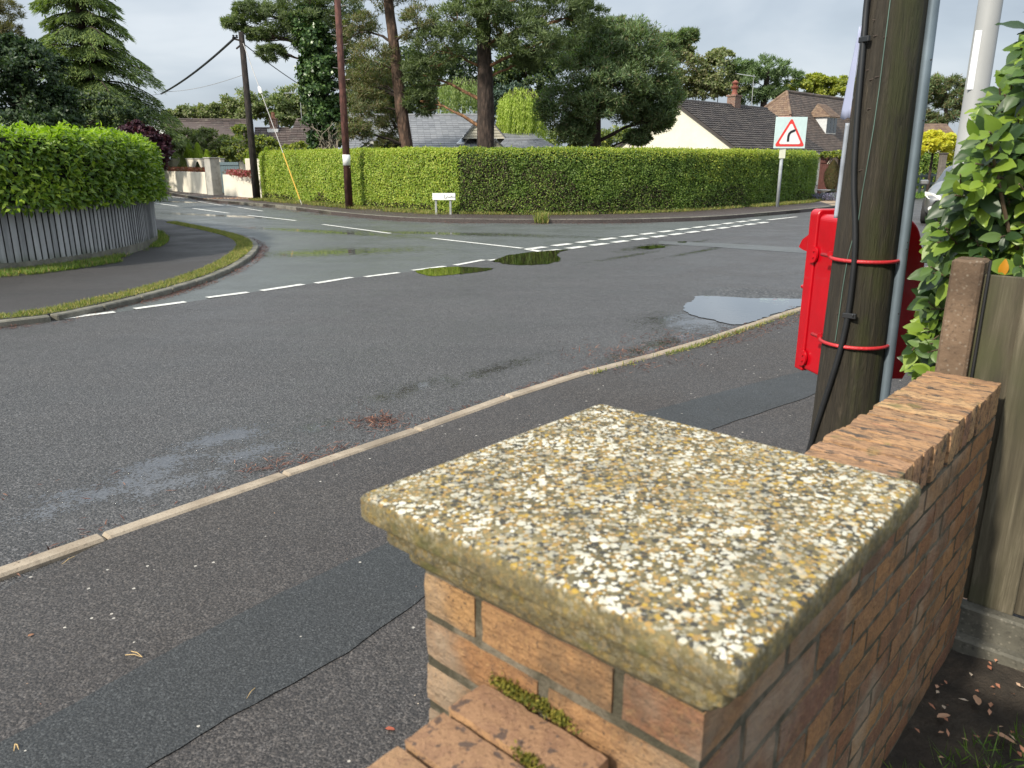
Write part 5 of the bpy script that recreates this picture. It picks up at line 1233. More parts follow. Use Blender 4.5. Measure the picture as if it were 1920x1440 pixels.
# ------------------------------------------------------------ bend warning sign
sb = P(1457, 388, .1); sd_ = np.array([*(-sb[:2]/np.linalg.norm(sb[:2])), 0]); sr_ = np.array([-sd_[1], sd_[0], 0])
kx = ppx(sb[1], 250); stop = at(1465, 275, sb[1]); cxs = at(1484, 249, sb[1]); sr_ = norm((np.array([1, .10, 0]))[None])[0]; sd_ = np.array([.10, -1, 0]); sd_ /= np.linalg.norm(sd_)
SG = empty('warning_sign', tuple(sb), 'white square sign with red triangle and black bend-right arrow', 'road sign')
m_signp = simple('sign_post_grey', (.42, .45, .47), .45, var=.1)
mb = MB(); mb.tube([sb, (sb[0], sb[1], cxs[2]+.3)], .055, 16); mb.build('post', m_signp, SG, smooth=True, uv=False)
ew, eh = 1.07, .98
pc = np.array([sb[0]+.18, sb[1], 0])+np.array([0, 0, cxs[2]])+sd_*.075
m_plate = simple('pale_sign_face', (.60, .74, .72), .35, var=.05)
mb = MB(); mb.box(pc, (ew, .02, eh), sr_, -sd_, ch=.004); pl = mb.build('plate', m_plate, SG)
def tri(sc, off, mat_, nm, cz=-.03):
    mb = MB(); pts = []; Rr = sc
    for k in range(3):
        a0 = math.pi/2+k*2*math.pi/3
        c_ = np.array([math.cos(a0), math.sin(a0)])*(Rr-.10)
        for j_ in range(5): a = a0-math.pi/3+2*math.pi/3*j_/4; q = c_+np.array([math.cos(a), math.sin(a)])*.05; pts.append(pc+sr_*q[0]+Z3*(q[1]+cz-.10)+sd_*off)
    mb.slab(pts[::-1], -sd_*.003); return mb.build(nm, mat_, pl)
tri(.60, .016, simple('sign_red', (.74, .06, .05), .35, var=.06), 'red_triangle')
tri(.455, .021, simple('sign_white', (.80, .80, .78), .35, var=.03), 'white_triangle')
mb = MB(); arrow = [(-.07, -.30), (-.07, -.14), (-.05, -.06), (.0, .00), (.11, .045)]; w2 = .038
la = []; ra = []
for i, q in enumerate(arrow):
    a = np.array(arrow[max(0, i-1)]); c_ = np.array(arrow[min(len(arrow)-1, i+1)]); t_ = (c_-a)/np.linalg.norm(c_-a); nn = np.array([-t_[1], t_[0]]); la.append(np.array(q)+nn*w2); ra.append(np.array(q)-nn*w2)
f3 = lambda q: pc+sr_*q[0]+Z3*(q[1]+.02)+sd_*.026
for i in range(4): mb.slab([f3(la[i]), f3(la[i+1]), f3(ra[i+1]), f3(ra[i])], -sd_*.003)
mb.slab([f3(q) for q in [(.10, .09), (.175, .075), (.12, .0)]], -sd_*.003); mb.build('arrow', simple('sign_black', (.02, .02, .02), .4), pl)
mb = MB(); mb.box((sb[0]-.01, sb[1]-.06, at(1464, 287, sb[1])[2]), (.20, .03, .34), ch=.004); mb.build('small_sticker', simple('cream_sticker', (.66, .66, .52), .5, var=.05), SG)

# street nameplate on two legs
a_ = P(818, 402, .1); c_ = P(845, 402, .1); Ys = a_[1]; kx = ppx(Ys, 380)
NP = empty('street_nameplate', tuple((a_+c_)/2), 'low white street nameplate on two grey legs before the hedge', 'sign')
for p in (a_, c_):
    mb = MB(); mb.box((p[0], p[1], .1+.22), (.06, .05, .56), ch=.006); mb.build('leg', simple('nameplate_leg', (.34, .35, .33), .6), NP)
pz0 = at(830, 375, Ys)[2]; pz1 = at(830, 362, Ys)[2]; x0 = at(811, 368, Ys)[0]; x1 = at(854, 368, Ys)[0]
mb = MB(); mb.box(((x0+x1)/2, Ys-.045, (pz0+pz1)/2), (x1-x0, .02, pz1-pz0), ch=.004); pl = mb.build('plate', simple('nameplate_white', (.82, .82, .80), .4, var=.03), NP)
# the blurred dark lettering that remains at the right of the plate
mb = MB(); xs = x0+(x1-x0)*.52; stk = simple('faded_lettering', (.30, .32, .27), .6)
zc = (pz0+pz1)/2; hh = (pz1-pz0)
pts = [(.0, .25), (.005, -.2), (.05, -.22), (.07, -.05), (.10, .02), (.12, -.15), (.16, -.02), (.18, -.14), (.21, .12), (.22, -.12), (.25, .0), (.28, -.12), (.31, .0)]
for q0, q1 in zip(pts[:-1], pts[1:]): mb.tube([(xs+q0[0], Ys-.058, zc+q0[1]*hh), (xs+q1[0], Ys-.058, zc+q1[1]*hh)], .007, 5)
mb.build('lettering', stk, pl, uv=False)

# ------------------------------------------------------------ far poles and wires
pb_ = P(482, 375, .1); ptop = at(452, 60, pb_[1])
BP = empty('utility_pole', tuple(pb_), 'black-stained utility pole in front of the cream garden wall', 'pole')
m_bp = barkmat('black_creosote', (.012, .010, .009), (.045, .032, .026), 8, .4)
mb = MB(); mb.tube([pb_, pb_+(ptop-pb_)*.4, ptop], [.15, .13, .10], 14); mb.build('shaft', m_bp, BP, smooth=True, uv=False)
mb = MB(); mb.box(ptop+[-.12, -.05, -.28], (.5, .07, .07), (.9, -.2, -.25), (.2, .97, 0), (.25, 0, .97), ch=.008); mb.box(ptop+[-.10, -.05, -.5], (.30, .05, .05), (.8, 0, .6), (0, 1, 0), (-.6, 0, .8)); mb.build('bracket', m_bp, BP)
for dx in (-.28, -.16): 
    mb = MB(); lathe(mb, tuple(ptop+[dx, -.06, -.22]), [(.03, 0), (.055, .03), (.03, .06), (.05, .09), (.02, .12)], 10); mb.build('insulator', BLACK, BP, uv=False)
rp_ = P(655, 391, .1); rtop = at(632, 0, rp_[1]); rtop = rp_+(rtop-rp_)*1.18; rtop[0] = rp_[0]; rtop[1] = rp_[1]
RP = empty('utility_pole', tuple(rp_), 'slender red-brown utility pole with white band before the hedge', 'pole')
mb = MB(); mb.tube([rp_, rp_+(rtop-rp_)*.5, rtop], [.125, .105, .09], 14); mb.build('shaft', barkmat('red_brown_pole', (.075, .028, .022), (.15, .062, .048), 8, .3), RP, smooth=True, uv=False)
z0_, z1_ = at(649, 310, rp_[1])[2], at(648, 290, rp_[1])[2]
mb = MB(); mb.tube([(rp_[0], rp_[1], z0_), (rp_[0], rp_[1], z1_)], .122, 14); mb.build('white_band', simple('band_white', (.78, .78, .76), .5, var=.05), RP, smooth=True, uv=False)
m_cs = simple('step_steel', (.25, .23, .22), .5, .6)
for k, v_ in enumerate((12, 30, 50, 66, 84, 98, 112, 128, 150, 168)):
    z = at(640, v_, rp_[1])[2]; sg = -1 if k % 2 else 1; mb = MB(); mb.tube([(rp_[0]+sg*.09, rp_[1], z), (rp_[0]+sg*.26, rp_[1]-.03, z+.02)], .012, 5); mb.build('climbing_step', m_cs, RP, uv=False)
def wire(a, c, lab, r=.012, sag=.3, mat_=BLACK, n=18):
    a = np.array(a); c = np.array(c); mb = MB(); pts = [a+(c-a)*i/n-np.array([0, 0, sag*4*(i/n)*(1-i/n)]) for i in range(n+1)]
    mb.tube(pts, r, 5); return tag(mb.build('overhead_wire', mat_, smooth=True, uv=False), lab, 'wire')
wire(ptop+[-.25, 0, -.2], at(302, 176, 44), 'thick dark overhead wire running left and down from the black pole top', .045, .15)
wire(at(302, 176, 44), at(-200, 160, 26), 'thin wire crossing in front of the layered conifer', .010, .35)
wire(ptop+[-.1, 0, -1.5], at(305, 172, 44), 'thin grey wire below the thick one left of the black pole', .010, .15, simple('grey_wire', (.3, .3, .3), .6))
wire(ptop+[.05, 0, -.4], at(640, 200, 40), 'overhead wire running right from the black pole toward the ivy-clad pine', .018, .2)
# stay wire with yellow guard
s0 = ptop+[0, 0, -.25]; s1 = P(566, 358, .1)*1.0; s1 = P(566, 384, .1)
SW = empty('stay_wire', tuple(s1), 'diagonal stay wire with yellow sleeve anchored at the hedge foot', 'stay wire')
mb = MB(); mb.tube([s0, s1], .014, 6); mb.build('wire', simple('stay_steel', (.42, .40, .38), .5, .3), SW, uv=False)
f_ = lambda k: s0+(s1-s0)*k
mb = MB(); mb.tube([f_(.70), f_(.97)], .022, 8); mb.build('yellow_guard', simple('guard_yellow', (.62, .38, .05), .5, var=.15), SW, uv=False)
mb = MB(); i_ = f_(.30); mb.tube([i_, i_+(s1-s0)/np.linalg.norm(s1-s0)*.16, i_+(s1-s0)/np.linalg.norm(s1-s0)*.30], [.05, .085, .05], 10); mb.build('insulator', simple('white_insulator', (.8, .8, .78), .3, var=.04), SW, uv=False)

# ------------------------------------------------------------ rendered garden walls, gate and planters at far left
def rendermat(name, a, b_, stain=(.25, .23, .19), lo_=.5):
    m, t, b, o = newmat(name); v = coord(t); c = ramp(t, noise(t, v, 1.5, 4), [(.3, a), (.7, b_)]); c = mixc(t, sstep(t, noise(t, v, 2.6, 5, .65), lo_, lo_+.2, 0, .5), c, stain)
    setc(t, b, c); b.inputs['Roughness'].default_value = .9; bump(t, b, noise(t, v, 30, 4), .3, .02); return m
m_rend = rendermat('cream_render', (.66, .61, .50), (.74, .69, .58), (.45, .42, .35), .55)
m_rend_d = rendermat('stained_render', (.32, .31, .28), (.5, .48, .42), (.16, .16, .14), .45)
def wbox(mb, a, c, th, z0, z1, ch=.01):
    a = np.array(a[:2]); c = np.array(c[:2]); t_ = (c-a)/np.linalg.norm(c-a); nn = np.array([-t_[1], t_[0]]); m_ = (a+c)/2+nn*th/2
    mb.box((*m_, (z0+z1)/2), (np.linalg.norm(c-a), th, z1-z0), (*t_, 0), (*nn, 0), ch=ch)
g0 = P(300, 356, .1); g1 = P(388, 364, .1); g2 = P(421, 366.5, .1); g3 = P(491, 372.5, .1)
zp = at(360, 323, g1[1])[2]; Zt = at(360, 299, g1[1]+1.8)[2]
GW = empty('garden_wall', tuple(g1), 'cream rendered raised planter wall left of the blue-grey gate', 'wall')
mb = MB(); wbox(mb, g0, g1, .2, 0, zp); mb.build('front_wall', m_rend, GW)
mb = MB(); wbox(mb, g0+[-.6, 1.6, 0], g1+[.2, 1.6, 0], .2, 0, Zt); mb.build('back_wall', m_rend, GW)
mb = MB(); wbox(mb, g0+[-.6, 1.58, 0], g1+[.2, 1.58, 0], .26, Zt+.002, Zt+.06, .01); mb.build('coping', m_rend_d, GW)
px_ = P(399, 365.5, .1)+[0, .3, 0]; mb = MB(); mb.box((px_[0], px_[1], Zt/2+.02), (.46, .5, Zt+.04), (.80, -.60, 0), (.60, .80, 0), ch=.02); mb.box((px_[0], px_[1], Zt+.065), (.52, .56, .05), (.80, -.60, 0), (.60, .80, 0), ch=.01); mb.build('gate_pier', m_rend_d, GW)
GW2 = empty('garden_wall', tuple(g3), 'cream rendered planter wall between gate and black pole', 'wall')
mb = MB(); wbox(mb, g2, g3, .2, 0, zp-.08); mb.build('front_wall', m_rend, GW2)
mb = MB(); wbox(mb, g2+[.6, 1.7, 0], g3+[.6, 1.7, 0], .2, 0, Zt-.03); mb.build('back_wall', m_rend, GW2)
mb = MB(); wbox(mb, g2+[.6, 1.68, 0], g3+[.6, 1.68, 0], .26, Zt-.026, Zt+.03, .01); mb.build('coping', m_rend_d, GW2)
mb = MB(); mb.box((g2[0]+.75, g2[1]+1.6, Zt/2+.02), (.35, .35, Zt+.04), ch=.02); mb.build('gate_pier', m_rend, GW2)
m_gate = simple('gate_paint', (.13, .18, .20), .5, var=.08)
a = P(408, 364, .1)+[0, .5, 0]; c = a+np.array([.95, -.05, 0]); zg = at(420, 304, a[1])[2]
GT = empty('garden_gate', tuple(a), 'solid blue-grey garden gate between cream walls', 'gate')
mb = MB(); n_ = 9
for k in range(n_): p = a+(c-a)*k/n_; q = a+(c-a)*(k+.97)/n_; wbox(mb, p, q, .03, .14, zg, .004)
mb.build('boards', m_gate, GT)
mb = MB(); wbox(mb, a+[0, -.03, 0], c+[0, -.03, 0], .025, zg-.14, zg-.04, .004); mb.build('rail', m_gate, GT)
mb = MB(); p = (a*.2+c*.8); mb.box((p[0], p[1]-.06, 1.05), (.14, .05, .03), ch=.005); mb.build('handle', BLACK, GT)
def flowerbed(lab, a, c, z, n, mats):
    t_ = rng.random((n, 1)); C = a[:2]*(1-t_)+c[:2]*t_+rng.normal(size=(n, 2))*[.1, .18]; C = np.concatenate([C+[0, .5], z+rng.random((n, 1))*.2], 1)
    T = empty('flower_bed', (float(C[0, 0]), float(C[0, 1]), z), lab, 'plants'); leaf_mesh('flowers', C, rdir(n, .6), rdir(n, .5), .10, .06, mats, T); return T
flowerbed('rusty red low plants along the top of the left planter', P(320, 358, .1), g1, zp-.03, 1800, REDM)
flowerbed('pinkish red low plants on the planter beside the gate', g2+[.2, 0, 0], P(465, 376, .1), zp-.1, 1200, leafmat('pink_flower', [(.16, .03, .035), (.20, .07, .07), (.08, .10, .04)], .6, .2))
cone_bush('dwarf_conifer', 'dwarf green conical conifer standing in the left planter', 345, 293, 324, float(np.interp(345, (300, 388), (g0[1], g1[1])))+.75, 12, [leafmat('dwarf_green', [(.04, .07, .02), (.07, .11, .03), (.10, .15, .04)], .6, .15)], 2600, .08)
cone_bush('dwarf_conifer', 'smaller narrow dark conifer in the planter nearer the gate pier', 372, 305, 323, float(np.interp(372, (300, 388), (g0[1], g1[1])))+.7, 6, [DARKM], 1200, .07)
n = 500; C = np.array([P(random.uniform(395, 470), 372, .1)+[random.gauss(0, .3), random.gauss(0, .2), 0] for _ in range(n)]); litter('dead_leaf_drift', C, .07, .05, HOLLYB)

# ------------------------------------------------------------ houses
def tilemat(name, cols, rough=.75, lich=(.3, .28, .22), amt=.25):
    m, t, b, o = newmat(name); v = coord(t); k = len(cols)
    c = ramp(t, island(t), [((i+.5)/k, x) for i, x in enumerate(cols)]); c = mixc(t, sstep(t, noise(t, v, 2.2, 5, .7), .5, .72, 0, amt), c, lich)
    c = mixc(t, sstep(t, noise(t, v, 9, 4, .8), .64, .72, 0, .8), c, lich)
    setc(t, b, c); b.inputs['Roughness'].default_value = rough; return m
def roof_slope(mb, e0, e1, r1, r0, rows, tile_w, wave=.0, lift=.035, th=.05):
    """tiled slope: e0-e1 eaves left-right, r0-r1 ridge; each tile is its own small lapped plate"""
    e0, e1, r0, r1 = (np.array(q, float) for q in (e0, e1, r0, r1)); nrm = np.cross(e1-e0, r0-e0)
    if np.linalg.norm(nrm) < 1e-6: nrm = np.cross(e1-e0, r1-e0)
    nrm /= np.linalg.norm(nrm)
    if nrm[2] < 0: nrm = -nrm
    mb.add([e0-nrm*th, e1-nrm*th, r1-nrm*th, r0-nrm*th, e0, e1, r1, r0], [(0, 1, 2, 3), (7, 6, 5, 4), (0, 4, 5, 1), (1, 5, 6, 2), (2, 6, 7, 3), (3, 7, 4, 0)])
    for i in range(rows):
        f0, f1 = i/rows, min(1, (i+1.12)/rows); a0, a1 = e0+(r0-e0)*f0, e1+(r1-e1)*f0; b0_, b1 = e0+(r0-e0)*f1, e1+(r1-e1)*f1
        n = max(1, int(np.linalg.norm(a1-a0)/tile_w))
        for k in range(n):
            g0_, g1_ = (k+.02)/n, (k+.98)/n; j_ = random.uniform(0, .008)
            p0, p1, p2, p3 = a0+(a1-a0)*g0_, a0+(a1-a0)*g1_, b0_+(b1-b0_)*g1_, b0_+(b1-b0_)*g0_
            if wave:
                m0, m3 = (p0+p1)/2, (p2+p3)/2
                mb.add([p0+nrm*(lift+j_), m0+nrm*(lift+wave), p1+nrm*(lift+j_), p2+nrm*.006, m3+nrm*(wave+.006), p3+nrm*.006, p0, m0+nrm*wave*.3, p1],
                       [(0, 1, 4, 5), (1, 2, 3, 4), (6, 7, 1, 0), (7, 8, 2, 1)])
            else:
                mb.add([p0+nrm*(lift+j_), p1+nrm*(lift+j_), p2+nrm*.006, p3+nrm*.006, p0, p1], [(0, 1, 2, 3), (4, 5, 1, 0)])
def ridge_line(mb, a, c, r=.12, n=None):
    a = np.array(a); c = np.array(c); L_ = np.linalg.norm(c-a); n = n or max(2, int(L_/.45))
    for k in range(n): mb.tube([a+(c-a)*(k+.01)/n, a+(c-a)*(k+.99)/n], r*random.uniform(.95, 1.05), 8)
m_tD = tilemat('dark_pantile', [(.035, .030, .029), (.05, .042, .039), (.065, .055, .05)], amt=.12)
m_tE = tilemat('clay_plain_tile', [(.075, .056, .046), (.10, .075, .06), (.125, .09, .07)], amt=.2)
m_tE2 = tilemat('brown_lichened_tile', [(.16, .10, .065), (.21, .14, .09), (.13, .08, .055)], lich=(.33, .28, .18))
m_tA = tilemat('brown_tile', [(.05, .036, .031), (.07, .05, .043), (.09, .065, .056)])
m_tC = tilemat('grey_slate', [(.15, .155, .165), (.175, .18, .19), (.20, .205, .215)], .6, lich=(.28, .28, .27), amt=.1)
m_white = simple('white_trim', (.74, .74, .72), .5, var=.06); m_creamw = rendermat('cream_wall', (.70, .66, .54), (.76, .72, .60), (.6, .56, .46), .6)
m_rbrick, t, b, o = newmat('red_brick_wall'); bt = t.nodes.new('ShaderNodeTexBrick'); bt.inputs['Scale'].default_value = 1; bt.inputs['Brick Width'].default_value = .225; bt.inputs['Row Height'].default_value = .075; bt.inputs['Mortar Size'].default_value = .01
bt.inputs['Color1'].default_value = (.20, .085, .055, 1); bt.inputs['Color2'].default_value = (.14, .06, .042, 1); bt.inputs['Mortar'].default_value = (.3, .27, .22, 1)
uvn = t.nodes.new('ShaderNodeUVMap'); t.links.new(uvn.outputs[0], bt.inputs[0]); t.links.new(bt.outputs[0], b.inputs['Base Color']); b.inputs['Roughness'].default_value = .9
m_glass = simple('window_glass', (.03, .035, .04), .05, spec=.8)
m_board, t, b, o = newmat('cladding'); setc(t, b, ramp(t, noise(t, coord(t), 3), [(.3, (.46, .43, .34)), (.7, (.58, .54, .44))])); b.inputs['Roughness'].default_value = .7
def window(par, c, wd, ht, X, Yn, bars=(1, 1)):
    """c centre on the wall face, X along wall, Yn outward"""
    c = np.array(c); X = np.array(X); Yn = np.array(Yn); mb = MB()
    for s_ in (-1, 1): mb.box(c+X*s_*(wd/2)+Yn*.03, (.06, .08, ht+.06), X, Yn); mb.box(c+Z3*s_*(ht/2)+Yn*.032, (wd-.07, .075, .06), X, Yn)
    for k in range(1, bars[0]+1): mb.box(c+X*(-wd/2+wd*k/(bars[0]+1))+Yn*.028, (.045, .06, ht-.07), X, Yn)
    fr_ = mb.build('window', m_white, par); mb = MB(); mb.box(c+Yn*.012, (wd-.06, .014, ht-.06), X, Yn); mb.build('pane', m_glass, fr_); return fr_

# D: cream gabled bungalow on the right
gD = np.array([.718, -.695, 0]); eD = np.array([.695, .718, 0])
GL = np.array([6.16, 49.3, 0]); GR = np.array([12.2, 43.5, 0]); AP = (GL+GR)/2; Le = 11.0; ze, zr = 2.17, 4.85
BD = empty('bungalow', tuple(AP), 'cream bungalow with dark pantile roof and red chimney behind the right hedge', 'house')
mb = MB(); wl = [GL, GR, GR+eD*Le, GL+eD*Le]; mb.prism([p[:2] for p in wl], 0, ze-.02)
mb.slab([GL+Z3*(ze-.02), GR+Z3*(ze-.02), AP+Z3*(zr-.06)], eD*.2); mb.slab([GL+eD*(Le-.2)+Z3*(ze-.02), GR+eD*(Le-.2)+Z3*(ze-.02), AP+eD*(Le-.2)+Z3*(zr-.06)], eD*.2); mb.build('wall', m_creamw, BD)
ov = .35; dn = (zr-ze)/np.linalg.norm(GR-AP)
E0 = GR+gD*ov-eD*.15+Z3*(ze-dn*ov); E1 = GR+gD*ov+eD*(Le+.1)+Z3*(ze-dn*ov); R0 = AP-eD*.15+Z3*zr; R1 = AP+eD*(Le+.1)+Z3*zr
mb = MB(); roof_slope(mb, E0, E1, R1, R0, 22, .30, wave=.045, lift=.06); F0 = GL-gD*ov-eD*.15+Z3*(ze-dn*ov); F1 = GL-gD*ov+eD*(Le+.1)+Z3*(ze-dn*ov)
roof_slope(mb, F1, F0, R0, R1, 12, .5); ridge_line(mb, R0, R1, .13); rf = mb.build('roof', m_tD, BD)
mb = MB(); mb.tube([E0+gD*.06-Z3*.05, E1+gD*.06-Z3*.05], .09, 8); mb.slab([E0-Z3*.03+gD*.005, E1-Z3*.03+gD*.005, E1-Z3*.20+gD*.005, E0-Z3*.20+gD*.005], -gD*.03)
mb.tube([E0+eD*.5+gD*.06-Z3*.1, E0+eD*.5-gD*.2-Z3*.3, E0+eD*.5-gD*.2-Z3*2], .04, 8); mb.build('gutter', m_white, BD)
mb = MB(); mb.slab([E0-eD*.02+Z3*.02, R0-eD*.02+Z3*.02, R0-eD*.02-Z3*.13, E0-eD*.02-Z3*.13], eD*.02); mb.slab([F0-eD*.02+Z3*.02, R0-eD*.022+Z3*.02, R0-eD*.022-Z3*.13, F0-eD*.02-Z3*.13], eD*.02); mb.build('verge', m_tD, BD)
window(BD, GR+eD*2.7+Z3*1.35, 2.0, 1.15, eD, gD, (1, 0)); window(BD, GR+eD*7.0+Z3*1.35, 3.0, 1.15, eD, gD, (3, 0))
ch = at(1380, 185, 38.5); chx = AP+eD*6.7; chc = np.array([chx[0], chx[1], 0])
mb = MB(); mb.box(chc+Z3*(zr+.08), (.72, .55, .95), eD, gD); mb.box(chc+Z3*(zr+.60), (.84, .66, .10), eD, gD); chm = mb.build('chimney', m_rbrick, rf)
mb = MB(); lathe(mb, tuple(chc+Z3*(zr+.65)), [(.22, 0), (.17, .12), (.15, .32), (.22, .40), (.25, .49), (.12, .55), (.15, .62), (.22, .72), (.04, .87)], 12); mb.build('chimney_pot', simple('red_clay_pot', (.22, .07, .045), .7), chm)
def aerial(name, lab, base, h, L_, X):
    T = empty(name, tuple(base), lab, 'aerial'); base = np.array(base); X = np.array(X); mb = MB(); mb.tube([base, base+Z3*h], .022, 6); mb.tube([base+Z3*(h-.1)-X*L_*.9, base+Z3*(h-.1)+X*L_*.1], .014, 5)
    Yx = np.array([-X[1], X[0], 0])
    for k in range(11): c_ = base+Z3*(h-.1)-X*L_*.9*k/10; mb.tube([c_-Yx*.16-Z3*.05, c_+Yx*.16+Z3*.05], .008, 4)
    mb.build('mast', simple('aerial_metal', (.45, .45, .44), .4, .6), T, uv=False)
aerial('tv_aerial', 'television aerial on a mast right of the red chimney pot', chc+eD*2.3+Z3*(zr-.1), 2.1, 2.3, eD)

# E: tiled house with half hip and dormer
R0 = at(1475, 172, 60); ridge = R0[2]; Lr = 9; hw = 3.45; zeE = 2.2; zh = at(1494, 218, 58.6)[2]
A0 = np.array([R0[0], R0[1], 0])
HE = empty('tiled_house', tuple(A0+gD*.5), 'taller clay-tiled house with half-hipped gable and dormer window, right of the bungalow', 'house')
fh = (ridge-zh)/(ridge-zeE)
gb = A0-eD*2.1
mb = MB(); mb.prism([(gb+gD*hw*.92)[:2], (gb+gD*hw*.92+eD*15)[:2], (gb-gD*hw*.92+eD*15)[:2], (gb-gD*hw*.92)[:2]], 0, zeE+.1)
mb.slab([gb+eD*.2+gD*hw*.92+Z3*zeE, gb+eD*.2-gD*hw*.92+Z3*zeE, gb+eD*.2-gD*hw*fh*.95+Z3*zh, gb+eD*.2+gD*hw*fh*.95+Z3*zh], eD*.1); mb.build('wall', m_rbrick, HE)
mb = MB()
HL = gb-gD*hw*fh+Z3*zh; HR = gb+gD*hw*fh+Z3*zh; RR = A0+Z3*ridge
for sg, X0 in ((1, HR), (-1, HL)):
    Ee = gb+gD*sg*hw+Z3*zeE
    roof_slope(mb, Ee, Ee+eD*15, X0+eD*15, X0, 20, .26, lift=.028)
    roof_slope(mb, X0, X0+eD*15, RR+eD*13, RR, 13, .26, lift=.028)
ridge_line(mb, RR, RR+eD*13, .13)
rfE = mb.build('roof', m_tE, HE)
mb = MB(); roof_slope(mb, HL, HR, RR, RR, 12, .2, lift=.02); ridge_line(mb, HR, RR, .11, 14); ridge_line(mb, HL, RR, .11, 14); mb.build('hip', m_tE2, HE)
mb = MB()
for sg, X0 in ((1, HR), (-1, HL)):
    Ee = gb+gD*sg*hw+Z3*zeE; mb.slab([X0-eD*.03+Z3*.02, Ee-eD*.03+Z3*.02, Ee-eD*.03-Z3*.26, X0-eD*.03-Z3*.26], eD*.03)
mb.slab([HL-eD*.04-Z3*.03, HR-eD*.04-Z3*.03, HR-eD*.04-Z3*.17, HL-eD*.04-Z3*.17], eD*.03); mb.build('barge_board', simple('pinkish_barge', (.42, .22, .18), .6), HE)
def dormer(u, v_, Y, wd=1.8, ht=1.2):
    slope = (ridge-zeE)/hw; c = at(u, v_, Y)
    s_ = (c[:2]-gb[:2])@eD[:2]; zf = v_z = at(u, v_, Y)[2]
    gout = (ridge-(zf-ht/2))/slope
    base = gb+eD*s_+gD*(gout+.02); T = base+Z3*zf; depth = ht/slope+.05
    mb = MB()
    for sg in (-1, 1): mb.slab([T+eD*sg*wd/2-Z3*ht/2, T+eD*sg*wd/2+Z3*ht/2, T+eD*sg*wd/2+Z3*ht/2-gD*depth], eD*-sg*.05)
    mb.box(T-gD*.12, (wd-.14, .05, ht-.02), eD, gD)
    dm = mb.build('dormer', simple('lead_white_cheek', (.55, .56, .56), .5, var=.1), rfE)
    mb = MB(); mb.box(T-gD*.03, (wd-.10, .05, ht-.01), eD, gD); mb.build('front', m_white, dm)
    window_ = MB()
    for k in range(3):
        window_.box(T+eD*(-wd/3+wd/3*k)+gD*.01, (wd/3-.10, .03, ht-.16), eD, gD)
    window_.build('window', m_glass, dm)
    mb = MB(); tp = T+Z3*ht/2; roof_slope(mb, tp-eD*(wd/2+.15)+gD*.25, tp+eD*(wd/2+.15)+gD*.25, tp+eD*(wd/2-.15)-gD*.9+Z3*.95, tp-eD*(wd/2-.15)-gD*.9+Z3*.95, 9, .2, lift=.02)
    roof_slope(mb, tp+eD*(wd/2+.15)+gD*.25, tp+eD*(wd/2+.15)-gD*1.4, tp+eD*(wd/2-.15)-gD*.9+Z3*.95, tp+eD*(wd/2-.15)-gD*.9+Z3*.95, 8, .2, lift=.02)
    roof_slope(mb, tp-eD*(wd/2+.15)-gD*1.4, tp-eD*(wd/2+.15)+gD*.25, tp-eD*(wd/2-.15)-gD*.9+Z3*.95, tp-eD*(wd/2-.15)-gD*.9+Z3*.95, 8, .2, lift=.02); mb.build('dormer_roof', m_tE2, dm)
dormer(1551, 236, 60.5); dormer(1606, 236, 66)

# C: grey slate house in the middle
HC = empty('grey_roofed_house', tuple(G0(800, 285, 42)), 'house with pale grey slate roof, skylight and clad dormer between the pine trunks', 'house')
e0, e1 = at(640, 292, 38.5), at(925, 292, 38.5); r0, r1 = at(650, 225, 43), at(898, 211, 43)
zec = e0[2]; r0[2] = r1[2] = at(800, 216, 43)[2]
mb = MB(); roof_slope(mb, e0, e1, r1, r0, 18, .30, lift=.018); roof_slope(mb, r1+[0, 4.5, -2.2], r0+[0, 4.5, -2.2], r0, r1, 10, .6); ridge_line(mb, r0, r1, .08); rfC = mb.build('roof', m_tC, HC)
mb = MB(); mb.prism([(e0[0]+.2, e0[1]+.3), (e1[0]-.2, e1[1]+.3), (e1[0]-.2, e1[1]+8), (e0[0]+.2, e0[1]+8)], 0, zec); mb.slab([(e1[0]-.2, e1[1]+.3, zec), (e1[0]-.2, r1[1], r1[2]-.15), (e1[0]-.2, r1[1]+4.5, zec)], (-.15, 0, 0)); mb.build('wall', m_board, HC)
def gable(par, u0, u1, vb, va, Yg, mat_w, back=4, ovh=.12, rows=9, courses=9, us=None, verge=m_tC, rmat=m_tC):
    a = at(u0, vb, Yg); c = at(u1, vb, Yg); um = us or (u0+u1)/2; t_ = at(um, va, Yg); c[2] = a[2]; mb = MB()
    for k in range(courses):         # lapped boards
        f0, f1 = k/courses, (k+1)/courses; l0, l1 = a+(t_-a)*f0, a+(t_-a)*f1; r0_, r1_ = c+(t_-c)*f0, c+(t_-c)*f1
        mb.add([l0-[0, .05, 0], r0_-[0, .05, 0], r1_-[0, .02, 0], l1-[0, .02, 0], l0, r0_], [(0, 1, 2, 3), (4, 5, 1, 0)])
    mb.add([a, c, t_], [(0, 1, 2)]); g_ = mb.build('gable', mat_w, par)
    mb = MB(); B = np.array([0, back, 0]); o1 = np.array([0, -ovh, 0]); up_ = Z3*.05
    roof_slope(mb, a+o1+up_+(a-t_)*.06, a+B+up_+(a-t_)*.06, t_+B+up_, t_+o1+up_, rows, .3, lift=.018); roof_slope(mb, c+B+up_+(c-t_)*.06, c+o1+up_+(c-t_)*.06, t_+o1+up_, t_+B+up_, rows, .3, lift=.018)
    mb.build('gable_roof', rmat, par); return g_, a, c, t_
gable(HC, 868, 948, 260, 211, 39.6, m_board, 3.5)
mb = MB(); s_ = [at(858, 273, 39.3), at(866, 273, 39.3), at(880, 257, 40.3), at(872, 257, 40.3)]
zl = lambda u, v_: None
